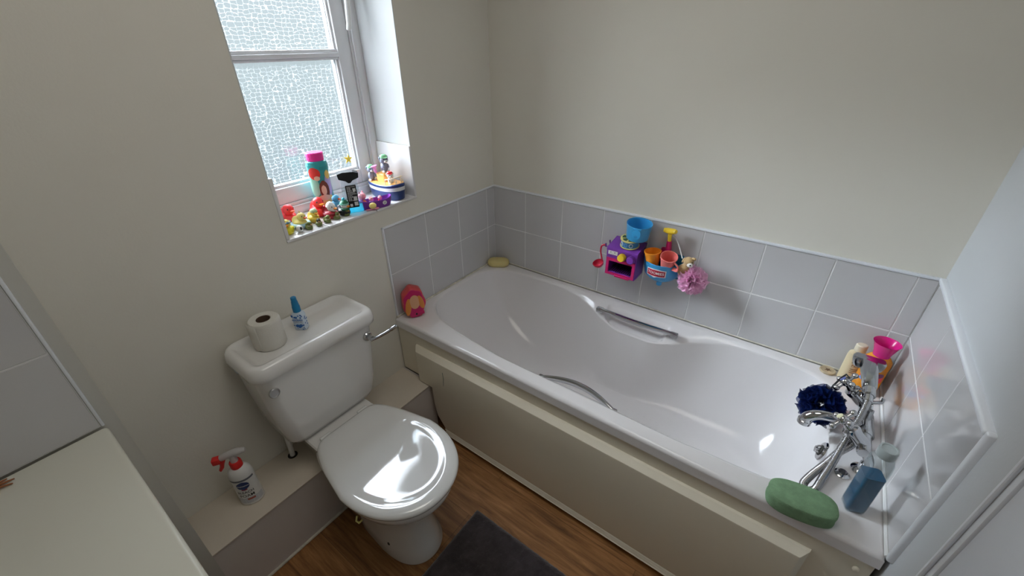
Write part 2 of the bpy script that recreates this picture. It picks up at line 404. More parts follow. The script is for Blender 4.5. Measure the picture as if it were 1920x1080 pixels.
# door in the right wall
dr = empty('door_1', W(XR, -1.2, -H)); tag(dr, 'white door and frame at the tap end wall', 'door', kind='structure')
def dpart(name, material, lo, hi, bev=0, seg=2):
    o = MB().box(W(*lo), W(*hi), bev, seg).build(name, material, None)
    o.parent = dr; o.matrix_parent_inverse = Matrix.Translation(dr.location).inverted(); return o
dpart('door_frame', GLOSSW, (1.709, -.830, -H), (1.76, -.806, 1.47), .003)
dpart('door_frame', GLOSSW, (1.709, -1.645, -H), (1.76, -1.62, 1.47), .003)
dpart('door_frame', GLOSSW, (1.709, -1.645, 1.445), (1.76, -.806, 1.50), .003)
dpart('door_leaf', GLOSSW, (1.713, -1.62, -H+.006), (1.75, -.8325, 1.443), .002)
dpart('hinge', mat('dull_bronze', (.10, .06, .05), .4, metal=.8), (1.7085, -.842, .452), (1.716, -.829, .53), .002)
dpart('hinge', MATS['dull_bronze'], (1.7085, -.838, -.35), (1.716, -.822, -.27), .002)
MB().tube([W(1.706, -.812, -H), W(1.706, -.812, 1.47)], .007, 10, flat=.6).build('bead', GLOSSW, dr).matrix_parent_inverse = Matrix.Translation(dr.location).inverted()

# window
wn = empty('window_1', W(-.2, -.776, .49)); tag(wn, 'white window with two panes of patterned obscured glass', 'window', kind='structure')
def wpart(name, material, boxes, parent=wn, bev=.004):
    mb = MB()
    for lo, hi in boxes: mb.box(Vector(W(*lo))-Vector(wn.location), Vector(W(*hi))-Vector(wn.location), bev, 2)
    return mb.build(name, material, parent)
wpart('outer_frame', UPVC, [((-.27, WY1-.034, .49), (-.198, WY1+.001, WZ1)), ((-.27, WY0-.001, .49), (-.198, WY0+.030, WZ1)), ((-.27, WY0+.03, .49), (-.198, WY1-.034, .522)), ((-.27, WY0+.03, WZ1-.04), (-.198, WY1-.034, WZ1))])
wpart('outer_step', UPVC, [((-.27, WY1-.041, .522), (-.206, WY1-.034, WZ1-.04)), ((-.27, WY0+.03, .522), (-.206, WY1-.041, .534))], bev=.002)
sash = wpart('sash', UPVC, [((-.27, -.594, .534), (-.212, WY1-.041, WZ1-.04)), ((-.27, WY0+.030, .534), (-.212, WY0+.075, WZ1-.04)),
    ((-.27, WY0+.075, .534), (-.212, -.594, .590)), ((-.27, WY0+.075, WZ1-.09), (-.212, -.594, WZ1-.04))])
wpart('glazing_bead', UPVC, [((-.245, -.602, .590), (-.222, -.594, WZ1-.09)), ((-.245, WY0+.075, .590), (-.222, -.602, .600)),
    ((-.245, WY0+.075, .59), (-.222, WY0+.083, WZ1-.09))], bev=.002)
wpart('transom', UPVC, [((-.262, WY0+.075, .984), (-.216, -.594, .993)), ((-.262, WY0+.075, .993), (-.208, -.594, 1.007)), ((-.262, WY0+.075, 1.007), (-.216, -.594, 1.018))], bev=.003)
wpart('gasket', mat('grey_gasket', (.35, .38, .40), .6), [((-.240, -.6035, .60), (-.231, -.6015, .984)), ((-.240, -.6035, 1.018), (-.231, -.6015, WZ1-.09))], bev=0)
for z0, z1, g in ((.598, .985, GLASS_A), (1.017, WZ1-.088, GLASS_B)):
    # pane as a single sheet with real position; ridged face towards the room
    mb = MB(); y0, y1 = WY0+.07, -.598; x = -.235
    vs = [mb.bm.verts.new(Vector(W(x, y, z))-Vector(wn.location)) for y, z in ((y0, z0), (y1, z0), (y1, z1), (y0, z1))]
    mb.bm.faces.new(vs); mb.build('glass_pane', g, wn)
mb = MB(); mb.box((-.008, .214, .68), (.006, .236, .80), .004); hb = mb.build('window_handle', UPVC, wn)
MB().tube([(0.004, .225, .72), (.035, .225, .715), (.04, .222, .69), (.036, .214, .60), (.030, .211, .585)], [.009, .009, .010, .009, .007], 12, flat=.8).build('lever', WHITE, hb)

# ================================================================== BATH
def bath():
    root = empty('bathtub', W(.85, -.35, -H)); tag(root, 'white moulded bath with twin chrome grips beside the tiled wall', 'bathtub')
    off = Vector(W(.85, -.35, -H)); L = 1.70; Wd = .706
    cx, cy = .80, -.35
    N = 480
    # boundary angles incl. exact corners of the outer rectangle
    ang = [2*PI*i/N for i in range(N)]
    for X, Y in ((.002, -.001), (1.698, -.001), (1.698, -Wd), (.002, -Wd)):
        a = math.atan2(Y-cy, X-cx) % (2*PI); k = min(range(N), key=lambda i: abs(ang[i]-a)); ang[k] = a
    def rect(a, x0, x1, y0, y1, n=60):
        c, s_ = math.cos(a), math.sin(a)
        tx = ((x1-cx)/c if c > 1e-9 else (x0-cx)/c if c < -1e-9 else 1e9); ty = ((y1-cy)/s_ if s_ > 1e-9 else (y0-cy)/s_ if s_ < -1e-9 else 1e9)
        if n >= 60: t = min(tx, ty)
        else: t = ((1/tx)**n+(1/ty)**n)**(-1/n)
        return Vector((cx+c*t, cy+s_*t))
    def sm(t): t = max(0, min(1, t)); return t*t*(3-2*t)
    def bulge(x): return sm((x-.40)/.42)*sm((1.33-x)/.40)
    rings = []
    def ring(f): rings.append([f(a) for a in ang])
    R3 = lambda a, g=0: rect(a, .016+g, 1.585-g, -.652+g, -.034-g, (7 if math.cos(a) > 0 else (6 if math.sin(a) > 0 else 3.6)))
    ring(lambda a: (*rect(a, .004, 1.696, -Wd+.004, -.003), -.046))
    ring(lambda a: (*rect(a, .001, 1.699, -Wd-.001, -.001), -.043))
    ring(lambda a: (*rect(a, .001, 1.699, -Wd-.001, -.001), -.039))
    ring(lambda a: (*rect(a, .001, 1.699, -Wd, -.001), -.013))
    ring(lambda a: (*rect(a, .001, 1.699, -Wd, -.001), -.010))
    ring(lambda a: (*rect(a, .003, 1.697, -Wd+.003, -.003), -.004))
    ring(lambda a: (*rect(a, .009, 1.691, -Wd+.009, -.006), -.0005))
    for k in (.04, .12, .35, .7, .93):
        ring(lambda a, k=k: (*(rect(a, .009, 1.691, -Wd+.009, -.006)*(1-k)+R3(a)*k), 0))
    def top(a, t):
        """t 0..1 from rim crease to the ledge edge"""
        p = R3(a); b = bulge(p.x)*(1 if abs(math.sin(a)) > .2 else 0)
        sgn = -1 if p.y > cy else 1
        w_ = .014+b*(.108 if sgn < 0 else .050)
        q = R3(a, .014)
        base = p*(1-t)+q*t
        y = base.y + sgn*b*(w_-.014)*t
        z = -.0005-.006*t*t - b*(.040*t+.016*t*t)
        # finger pocket behind the rear grip
        if sgn < 0 and b > .5:
            px = sm((p.x-.705)/.035)*sm((1.005-p.x)/.035); py = sm((t-.22)/.18)*sm((.93-t)/.16)
            z -= .034*px*py
        return (base.x, y, z)
    for i in range(19): ring(lambda a, t=i/18: top(a, t))
    bot = lambda a: rect(a, .50, 1.44, -.520, -.185, 3.2)
    def wall(a, s_):
        x, y, z = top(a, 1); q = bot(a)
        ph = s_*PI/2
        left = max(0, -math.cos(a))**2
        right = max(0, math.cos(a))**6
        hx = (1-math.cos(ph))**(.95-.10*left+.2*right)
        vz = math.sin(ph)**(1.0+.12*left)
        zz = z+(-.372-z)*vz
        return (x+(q.x-x)*hx, y+(q.y-y)*hx, zz)
    ring(lambda a: (lambda w1, w0: tuple(w0[i]*.6+w1[i]*.4 for i in range(3)))(wall(a, .04), top(a, 1)))
    for i in range(1, 27): ring(lambda a, s_=i/26: wall(a, s_))
    for k in (.3, .65, .9): ring(lambda a, k=k: (*(bot(a)*(1-k)+Vector((cx+.15, cy))*k), -.372-.006*k))
    mb = MB(); mb.rings([[Vector(W(*p))-off for p in r] for r in rings], cap0=False, cap1=True)
    mb.build('bath_shell', ACRYL, root, smooth=50)
    # anti-slip dots
    mb = MB()
    for i in range(17):
        for j in range(8):
            x = .93+i*.026+(j % 2)*.013; y = -.50+j*.042
            g = bmesh.ops.create_icosphere(mb.bm, subdivisions=1, radius=1, matrix=Matrix.Translation(Vector(W(x, y, -.3745))-off) @ Matrix.Diagonal((.006, .006, .0013, 1)))
    o = mb.build('anti_slip_dots', ACRYL, root); o['kind'] = 'stuff'
    # grips
    def grip(y, z, x0, x1, bow, flat, n=22):
        mb = MB(); pts = []; rr = []
        for i in range(n+1):
            t = i/n; x = x0+(x1-x0)*t; s_ = math.sin(PI*t)
            pts.append(Vector(W(x, y+bow[0]*s_, z+bow[1]*s_))-off); rr.append(.0065+.0045*s_**.5)
        mb.tube(pts, rr, 12, flat=flat)
        for t in (0.02, .98):
            x = x0+(x1-x0)*t; mb.box(Vector(W(x-.016, y-.012, z-.016))-off, Vector(W(x+.016, y+.010, z+.006))-off, .004)
        return mb.build('grab_handle', CHROME, root)
    grip(-.108, -.012, .684, 1.030, (-.020, .006), 1.3)
    grip(-.628, -.026, .71, .995, (.030, .012), 1.0)
    # overflow with black inside, waste below
    n_ = Vector((-1, 0, .25)).normalized(); c = Vector(W(1.566, -.405, -.034))-off
    mb = MB(); mb.lathe([(.030, 0), (.031, .003), (.028, .007), (.020, .008)], 28, Matrix.Translation(c) @ rotz_to(n_)); ov = mb.build('overflow_plate', CHROME, root)
    MB().lathe([(.017, .006), (.017, .0095)], 20, Matrix.Translation(c) @ rotz_to(n_)).build('overflow_hole', DARK, ov)
    mb = MB(); 
    mb.box((-.004, -.015, .009), (.004, .015, .020), .003, M=Matrix.Translation(c) @ rotz_to(n_)); mb.cyl(c, c+n_*.022, .007)
    mb.box((-.015, -.003, .010), (.015, .003, .018), .0025, M=Matrix.Translation(c) @ rotz_to(n_)); mb.build('overflow_knob', CHROME, ov)
    mb = MB(); mb.lathe([(.034, -.001), (.034, .003), (.026, .004), (.022, .001)], 28, Matrix.Translation(Vector(W(1.37, -.35, -.375))-off)); mb.build('waste', CHROME, root)
    return root
bath()

def bath_panel():
    root = empty('bath_surround', W(.85, -.72, -H)); tag(root, 'cream plastic surround board with a raised central field below the bath rim', 'bath panel')
    off = Vector(W(.85, -.72, -H))
    def pr(name, xz, y0, y1, material=PANEL, bev=0):
        mb = MB(); out = xz
        mb.rings([[Vector(W(x, y0, z))-off for x, z in out], [Vector(W(x, y1, z))-off for x, z in out]])
        return mb
    # base sheet, cut round the ledge
    prof = [(.006, -.0495), (1.694, -.0495), (1.694, -H+.012), (.330, -H+.012), (.285, -.53), (.215, -.46), (.196, -.39), (.194, -.278), (.10, -.278), (.006, -.278)]
    b = pr('p', prof, -.690, -.701).build('panel_sheet', PANEL, root)
    # raised field: bevelled
    def field(dx, y): return [Vector(W(x, y, z))-off for x, z in [(.118+dx, -.098-dx), (1.578-dx, -.098-dx), (1.578-dx, -.500), (.250+dx, -.500), (.208+dx, -.44), (.196+dx, -.37), (.194+dx, -.275+0*dx), (.118+dx, -.275)]]
    mb = MB(); mb.rings([field(-.002, -.700), field(0, -.709), field(.016, -.727), field(.021, -.7285)], cap0=False)
    mb.build('raised_field', PANEL, b, smooth=20)
    # ribbed skirting moulding
    mb = MB()
    prof2 = [(-.705, -.498), (-.724, -.500), (-.731, -.505), (-.726, -.510), (-.733, -.515), (-.728, -.520), (-.736, -.526), (-.730, -.531), (-.722, -.536), (-.705, -.538)]
    mb.rings([[Vector(W(x+ (z+.5)*-.6*(1 if x < 1 else 0), y, z))-off for y, z in prof2] for x in (.262, 1.694)])
    mb.build('skirting_moulding', PANEL, root)
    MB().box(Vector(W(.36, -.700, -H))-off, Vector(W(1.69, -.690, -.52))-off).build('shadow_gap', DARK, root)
    # pen mark
    mb = MB(); mb.tube([Vector(W(.291, -.7290, -.150))-off, Vector(W(.293, -.7290, -.185))-off, Vector(W(.288, -.7290, -.225))-off], [.0006, .001, .0005], 6)
    mb.build('pen_mark', mat('green_ink', (.03, .12, .10), .6), b)
    MB().ell(Vector(W(1.665, -.709, -.075))-off, (.007, .005, .009)).build('screw_cap', PANEL, root)
bath_panel()

# ================================================================== TOILET
def toilet():
    root = empty('toilet', W(.35, -1.133, -H)); tag(root, 'white close-coupled toilet with lid down, standing on the floor', 'toilet')
    off = Vector(root.location); yc = -1.133
    T = lambda x, y, z: Vector(W(x, y, z))-off
    # cistern body
    mb = MB(); rg = []
    for z, x0, x1, hw, r in ((-.138, .035, .150, .140, .030), (-.130, .022, .168, .158, .034), (-.11, .016, .176, .170, .036), (-.04, .010, .184, .182, .038), (.06, .006, .190, .192, .040), (.188, .005, .197, .201, .040)):
        rg.append([T(x, y, z) for x, y in rrect(x0, yc-hw, x1, yc+hw, min(r, (x1-x0)/2-.001), 8)])
    mb.rings(rg); cis = mb.build('cistern', CERAM, root, smooth=50)
    # lid: rounded tray
    mb = MB(); rg = []
    def lr(x0, x1, hw, r, z): rg.append([T(x, y, z) for x, y in rrect(x0, yc-hw, x1, yc+hw, r, 10)])
    lr(.006, .190, .196, .034, .184); lr(.003, .204, .208, .042, .186); lr(.001, .213, .214, .046, .192); lr(0, .214, .215, .046, .209)
    lr(.001, .212, .213, .045, .222); lr(.002, .208, .210, .043, .231); lr(.004, .202, .204, .039, .2365); lr(.008, .195, .197, .034, .2385); lr(.013, .188, .191, .029, .238); lr(.020, .180, .184, .023, .233); lr(.028, .170, .175, .018, .2255); lr(.034, .163, .168, .015, .2225); lr(.040, .158, .163, .013, .222)
    mb.rings(rg); cl = mb.build('cistern_lid', CERAM, root, smooth=60)
    mb = MB(); mb.box(T(.090, yc-.2152, .198), T(.112, yc-.2142, .203)); mb.build('maker_mark', mat('faded_blue_print', (.30, .36, .42), .5), cl)
    # dual flush plug and lever
    mb = MB(); mb.lathe([(.0165, 0), (.0165, .004), (.0145, .0058), (.0125, .0052), (.012, .0045)], 28, Matrix.Translation(T(.192, -1.302, .133)) @ rotz_to((1, 0, .06))); mb.build('chrome_plug', STEEL, cis)
    mb = MB(); mb.lathe([(.017, 0), (.017, .006), (.014, .010)], 24, Matrix.Translation(T(.194, -.968, .142)) @ rotz_to((1, 0, 0)))
    mb.cyl(T(.20, -.968, .142), T(.222, -.966, .142), .009)
    mb.tube(bez([T(.222, -.974, .140), T(.228, -.955, .141), T(.233, -.928, .143), T(.240, -.902, .149), T(.246, -.876, .156)], 5), [.009, .0095]+[.009]*6+[.010]*8+[.0115]*4+[.009], 12, flat=.7)
    mb.build('flush_lever', CHROME, cis)
    # overflow pipe stub below the cistern
    mb = MB(); mb.cyl(T(.045, -1.278, -.28), T(.047, -1.272, -.12), .009); mb.cyl(T(.047, -1.272, -.16), T(.047, -1.271, -.13), .014); mb.build('inlet_pipe', WHITE, root)
    # outline of seat, front towards +x
    def seat(x0, x1, hw, n=64, back=.132, sq=2.25):
        o = []
        xm = x0+(x1-x0)*.50
        for i in range(n):
            a = 2*PI*i/n; c, s_ = math.cos(a), math.sin(a)
            if c >= 0: x = xm+(x1-xm)*abs(c)**(2/sq); y = hw*math.copysign(abs(s_)**(2/2.1), s_)
            else:
                x = xm-(xm-x0)*abs(c)**(2/9); y = math.copysign(abs(s_)**(2/9), s_)
                t = (xm-x)/(xm-x0); y *= hw-(hw-back)*t**1.35
            o.append((x, yc+y))
        return o
    # pan: loft from rim to foot
    mb = MB(); rg = []
    def sec(x0, x1, hw, z, back, sq=2.2): rg.append([T(x, y, z) for x, y in seat(x0, x1, hw, 64, back, sq)])
    sec(.29, .598, .098, -H, .085, 2.6); sec(.28, .602, .102, -H+.012, .088, 2.6); sec(.27, .590, .094, -.50, .085); sec(.24, .575, .090, -.42, .085)
    sec(.22, .580, .095, -.35, .09); sec(.20, .605, .120, -.29, .10); sec(.19, .650, .158, -.235, .115); sec(.187, .676, .172, -.19, .122); sec(.186, .680, .174, -.17, .124); sec(.19, .676, .170, -.163, .122)
    mb.rings(rg); pan = mb.build('pan', CERAM, root, smooth=60)
    # pan shelf under the cistern
    mb = MB(); rg = []
    for z, x0, x1, hw in ((-.24, .05, .22, .09), (-.19, .03, .25, .118), (-.150, .02, .26, .124), (-.1445, .026, .254, .120)): rg.append([T(x, y, z) for x, y in rrect(x0, yc-hw, x1, yc+hw, .02, 5)])
    mb.rings(rg); mb.build('pan_shelf', CERAM, pan)
    for y in (-.088, .088):
        MB().ell(T(.47, yc+y*1.02, -.49), (.006, .004, .008)).build('fixing_hole', DARK, pan)
    # seat ring and lid
    mb = MB(); rg = []
    for x0, x1, hw, z, bk in ((.222, .676, .172, -.1635, .115), (.218, .682, .177, -.160, .118), (.218, .682, .177, -.150, .118), (.222, .678, .173, -.1455, .115)): sec_ = [T(x, y, z) for x, y in seat(x0, x1, hw, 72, bk)]; rg.append(sec_)
    mb.rings(rg); st = mb.build('seat_ring', SEAT, root, smooth=50)
    mb = MB(); rg = []
    for x0, x1, hw, z, bk in ((.216, .684, .179, -.1455, .120), (.211, .692, .186, -.1420, .124), (.211, .693, .187, -.134, .124), (.214, .690, .184, -.1275, .121), (.224, .680, .175, -.1235, .113)):
        rg.append([T(x, y, z) for x, y in seat(x0, x1, hw, 192, bk)])
    # gently dished centre: raised lip then shallow bowl
    cx0 = .44
    out = seat(.224, .680, .175, 192, .113)
    for k, z in ((.95, -.1218), (.91, -.1222), (.87, -.1232), (.82, -.1246), (.74, -.1256), (.66, -.1263), (.55, -.1270), (.42, -.1276), (.28, -.1280), (.12, -.1281)):
        ell_ = [(cx0+.030+ .205*math.cos(2*PI*i/192)*k, yc+.170*math.sin(2*PI*i/192)*k) for i in range(192)]
        bl = min(1, (1-k)/.13)
        rg.append([T(((cx0+(x-cx0)*k)*(1-bl)+ex*bl), ((yc+(y-yc)*k)*(1-bl)+ey*bl), z) for (x, y), (ex, ey) in zip(out, ell_)])
    mb.rings(rg); mb.build('seat_lid', SEAT, root, smooth=60)
    for s_ in (-1, 1): MB().cyl(T(.205, yc+s_*.075-.02, -.138), T(.205, yc+s_*.075+.02, -.138), .008, 14, .002).build('hinge', SEAT, root)
    MB().tube([T(.50, yc-.174, -.185), T(.505, yc-.182, -.195), T(.515, yc-.180, -.198), T(.52, yc-.172, -.19)], .003, 8).build('freshener_hook', mat('clear_yellow_hook', (.6, .55, .2), .2), root)
toilet()

# ================================================================== LEFT CABINET AND WORKTOP
wt = MB().box((-.0, -.62, -.028), (.62, 0, 0), .009, 4).build('worktop', WORKTOP, None, loc=W(.2078, -1.6345, .309))
tag(wt, 'cream laminate worktop with rounded edge at the left of the picture', 'worktop')
cb = empty('vanity_cabinet', W(.5, -1.93, -H)); tag(cb, 'cream cabinet under the worktop', 'cabinet')
MB().box((-.298, -.31, 0.0), (.075, .285, .835), .002).build('body', PANEL, cb)
MB().box((.076, -.305, .09), (.094, -.003, .83), .003).build('door', PANEL, cb)
MB().box((.076, .001, .09), (.094, .282, .83), .003).build('door', PANEL, cb)
tw = MB()
for k, (dx, dy, l) in enumerate(((.3, 1, .050), (.05, 1, .052), (-.2, 1, .044), (.5, .8, .035))):
    d = Vector((dx, dy, .0)).normalized(); tw.tube([(0, -.02, .004), d*l*.5+Vector((0, 0, .006)), d*l+Vector((0, 0, .003))], [.004, .003, .0012], 8)
tw.ell((0, -.02, .006), (.008, .014, .006))
tag(tw.build('dried_twig', mat('brown_twig', (.35, .14, .06), .7), None, loc=W(.232, -1.833, .309)), 'small brown twig at the wall edge of the worktop', 'twig')

# ================================================================== THINGS ON THE CISTERN AND LEDGE
def toilet_roll():
    r = empty('toilet_roll', W(.086, -1.226, .2222), 0); tag(r, 'white toilet roll standing on the cistern lid', 'toilet roll')
    mb = MB(); mb.lathe([(.0195, .004), (.0195, .093), (.022, .095), (.041, .095), (.0435, .092), (.0445, .086), (.0445, .006), (.042, .001), (.022, .001), (.0195, .004)], 48, cap0=False, cap1=False)
    mb.build('paper', PAPER, r)
    MB().lathe([(.0197, .0015), (.0197, .0945), (.0187, .0945), (.0187, .0015), (.0197, .0015)], 32, cap0=False, cap1=False).build('cardboard_core', CARD, r)
    MB().lathe([(.0187, .0012), (.0187, .0025)], 24).build('core_shadow', CARD, r)
    mb = MB(); rg = []
    for j in range(11):
        a = R(292-j*5.5); rr = .0448+.0045*max(0, (j-2)/8)**1.4
        rg.append([Vector((rr*math.cos(a)*1.0, rr*math.sin(a), z)) for z in (.003+.002*math.sin(j), .03, .062, .094)])
    mb.rings(rg, False, False, closed=False); o = mb.build('loose_sheet', PAPER, r)
    md = o.modifiers.new('thickness', 'SOLIDIFY'); md.thickness = .0006
    r.rotation_euler.z = R(10)
toilet_roll()
def freshener():
    r = empty('spray_bottle', W(.086, -1.124, .2222), R(38)); tag(r, 'small blue and white toilet spray bottle beside the toilet roll', 'bottle'); r.scale = (1.15, 1.15, 1.06)
    WB = mat('pale_blue_label', (.62, .72, .82), .35); DB = mat('royal_blue_print', (.015, .12, .42), .35); CP = mat('cerulean_cap', (.01, .20, .42), .3)
    mb = MB(); mb.rings([[Vector((x, y, z)) for x, y in rrect(-a, -b, a, b, .006, 4)] for a, b, z in ((.015, .009, 0), (.017, .011, .003), (.017, .011, .052), (.014, .010, .060), (.009, .009, .064))])
    b = mb.build('bottle', WB, r)
    MB().lathe([(.0095, .063), (.0105, .064), (.0105, .082), (.0095, .084), (.0085, .098), (.0075, .101), (.0075, .112), (.0060, .1135)], 24).build('cap', CP, r)
    rnd = random.Random(3); mb = MB()
    for i in range(26):
        x = rnd.uniform(-.014, .014); z = rnd.choice([rnd.uniform(.004, .022), rnd.uniform(.044, .056)]); q = rnd.uniform(.0012, .0028)
        mb.ell((x, -.0112, z), (q, .0004, q*1.3), Matrix.Rotation(rnd.uniform(0, 3), 4, 'Y'), 8, 6)
    for i in range(9):
        for s_ in (-1, 1): mb.ell((.0172*s_, rnd.uniform(-.008, .008), rnd.uniform(.006, .054)), (.0004, .0022, .0026), None, 8, 6)
    mb.build('dot_print', DB, b)
    M = Matrix.Translation((0, -.0114, 0)) @ Matrix.Rotation(PI/2, 4, 'X')
    text('OCEAN', .0075, DB, b, M @ Matrix.Translation((0, .038, 0)), bold=.0001)
    text('TOILET MIST', .0038, mat('grey_print', (.35, .33, .38), .5), b, M @ Matrix.Translation((0, .0315, 0)))
    MB().prism([(-.011, .018), (-.006, .023), (0, .021), (.006, .024), (.011, .018), (.006, .013), (0, .015), (-.006, .012)], 0, .0005, M).build('blue_splash', DB, b)
freshener()
def bleach():
    r = empty('cleaner_spray_bottle', W(.098, -1.447, -.2798), R(28)); tag(r, 'white foam bleach spray bottle with red trigger on the low ledge', 'bottle')
    prof = [(.034, 0), (.038, .004), (.038, .03), (.0365, .10), (.0375, .130), (.034, .150), (.024, .163), (.0165, .168), (.015, .180)]
    b = MB().lathe(prof, 40, sx=1.06, sy=.86).build('bottle', WHITE, r)
    GR = mat('light_grey_label', (.55, .57, .60), .35); NV = mat('navy_print', (.015, .04, .16), .35); MR = mat('dark_red_print', (.30, .02, .04), .35)
    def wrap(mb_parent_name, m_, a0, a1, z0, z1, rr=.0382, wob=0, px=1.06, py=.86):
        o = patch(mb_parent_name, m_, b, rr, a0, a1, z0, z1, wob=wob); o.scale = (px, py, 1); return o
    wrap('label', GR, -1.35, 1.35, .012, .038)
    wrap('label_band', mat('mid_grey_print', (.16, .17, .2), .4), -1.2, 1.2, .118, .126, .0378)
    wrap('logo_oval', NV, -.52, .52, .080, .116, .0384, .85); wrap('logo_oval', MR, -.25, .25, .076, .084, .0383, .9)
    wrap('red_band', mat('brick_red_print', (.42, .10, .07), .4), -.1, .55, .028, .036, .0386)
    sc_ = Matrix.Diagonal((1.06, .86, 1, 1))
    text('Domestos', .0088, WHITE, b, sc_ @ Matrix.Translation((0, 0, .098)), radius=.0388, bold=.0001)
    text('BLEACH', .0145, BLACK, b, sc_ @ Matrix.Translation((0, 0, .066)), radius=.0388, bold=.00012)
    text('FOAM', .0175, BLACK, b, sc_ @ Matrix.Translation((0, 0, .049)), radius=.0388, bold=.00012)
    MB().lathe([(.0195, .166), (.0195, .186), (.017, .190)], 28, wob=lambda t: 1+.02*math.cos(2*PI*t*24)).build('collar', RED, r)
    CW = clear('frosted_white_plastic', (.80, .78, .78), .6, .35)
    mb = MB(); mb.tube([(.045, 0, .226), (.020, 0, .226), (-.012, 0, .222), (-.035, 0, .216)], [.008, .013, .0125, .010], 14); mb.cyl((0, 0, .188), (0, 0, .222), .0125, r2=.010)
    hd = mb.build('spray_head', CW, r)
    mb = MB(); mb.box((-.062, -.012, .200), (-.036, .012, .222), .004); mb.build('nozzle', RED, hd)
    mb = MB(); mb.tube([(-.028, 0, .212), (-.036, 0, .198), (-.042, 0, .180), (-.052, 0, .165)], [.007, .007, .006, .004], 12, flat=1.4); mb.build('trigger', RED, hd)
    return r
bl = bleach()
bl.rotation_euler.z = R(58); bl.scale = (.88, .88, .98)

# ================================================================== THINGS ON THE BATH RIM
def soap():
    mb = MB(); rg = []
    for k, z in ((.80, 0), (.95, .006), (1, .016), (.97, .026), (.86, .033), (.6, .037)):
        rg.append([Vector((x, y, z)) for x, y in rrect(-.058*k, -.034*k, .058*k, .034*k, .032*k, 6)])
    mb.rings(rg)
    tag(mb.build('soap_bar', SOAP, None, loc=W(.064, -.050, .0004), rot=(0, 0, R(32)), smooth=70), 'pale yellow oval sponge bar in the rear corner of the bath', 'soap')
soap()
def case():
    r = empty('bath_toy_case', W(.058, -.640, .0002), rot=(R(0), 0, R(60))); tag(r, 'red and pink scalloped plastic case standing on the rear left rim', 'case')
    CR = mat('coral_red_case', (.62, .07, .07), .3); CPk = mat('deep_pink_print', (.60, .02, .14), .3); OR = mat('amber_print', (.75, .28, .06), .35); PE = mat('peach_print', (.78, .42, .24), .4)
    # a scalloped outline in local XZ, thickness along Y
    def outl(k, dz=0):
        o = []
        for i in range(72):
            a = 2*PI*i/72; rr = (1+.045*math.cos(a*7+.5)); x = .049*rr*math.cos(a)*k; z = .072+.072*math.sin(a)*(1+.03*math.cos(a*7+.5))*k
            if z < .012: z = .012*(1-k)+ .004+ (z-.012)*.15; 
            o.append((x, max(0.001, z)))
        return o
    mb = MB(); mb.rings([[Vector((x, y, z)) for x, z in outl(k)] for k, y in ((.94, -.024), (1, -.019), (1, .019), (.94, .024))])
    b = mb.build('shell', CR, r, smooth=60)
    mb = MB(); mb.rings([[Vector((x, y, z)) for x, z in outl(k)] for k, y in ((.93, -.0235), (.90, -.0262))], cap0=False); f = mb.build('front_face', CPk, b)
    def blob(name, m_, cx, cz, ax, az, y=-.0268, rot=0, th=.0016): return MB().ell((cx, y, cz), (ax, th, az), Matrix.Rotation(rot, 4, 'Y'), 24, 10).build(name, m_, f)
    blob('print_panel', OR, -.027, .060, .013, .042, rot=R(8)); blob('print_panel', OR, .028, .075, .012, .034, rot=R(-12)); blob('print_panel', PE, .002, .080, .022, .034, y=-.0272)
    blob('print_panel', CPk, .004, .022, .016, .012, y=-.0276); blob('print_spot', BLACK, .004, .021, .006, .006, y=-.0284)
    MB().box((.005, -.030, .014), (.038, -.024, .030), .003).build('latch', CPk, b)
case()
def disc():
    DW = mat('pale_wood', (.50, .40, .26), .55, var=.2, vscale=40)
    r = empty('wooden_disc', W(1.543, -.030, .0003)); tag(r, 'small round wooden token lying on the back rim near the bottles', 'token')
    MB().lathe([(.023, 0), (.0245, .002), (.0245, .006), (.023, .008), (.018, .0075), (.0175, .007)], 36).build('disc', DW, r)
    MB().prism([(-.010, -.006), (-.004, .002), (-.008, .008), (0, .005), (.006, .010), (.005, .002), (.011, -.003), (.003, -.002), (0, -.009), (-.003, -.003)], .0066, .0078).build('burnt_mark', mat('burnt_brown', (.10, .05, .02), .7), r)
disc()
def cream_bottle():
    r = empty('lotion_bottle', W(1.598, -.036, .0003), R(20)); tag(r, 'cream bottle with brown script label behind the orange bottle', 'bottle')
    CB = mat('cream_bottle_plastic', (.66, .56, .36), .3); BR = mat('brown_print', (.16, .08, .04), .5)
    MB().lathe([(.024, 0), (.027, .004), (.027, .100), (.025, .112), (.016, .120), (.013, .122)], 36, sx=1.05, sy=.8).build('bottle', CB, r)
    MB().lathe([(.0145, .121), (.0155, .124), (.0155, .145), (.013, .148)], 28, sx=1.1, sy=.9).build('cap', mat('ivory_cap', (.75, .68, .52), .3), r)
    S = Matrix.Diagonal((1.05, .8, 1, 1)); b = r.children[0]
    text('Childs', .013, BR, b, S @ Matrix.Translation((0, 0, .083)), radius=.0274, bold=.0001)
    text('Farm', .013, BR, b, S @ Matrix.Translation((0, 0, .071)), radius=.0274, bold=.0001)
    for k in range(3): o = patch('label_line', BR, b, .0273, -.5, .5, .055-k*.007, .0575-k*.007, wob=.3); o.scale = (1.05, .8, 1)
    o = patch('label_picture', BR, b, .0273, -.45, .45, .008, .028, wob=1); o.scale = (1.05, .8, 1)
cream_bottle()
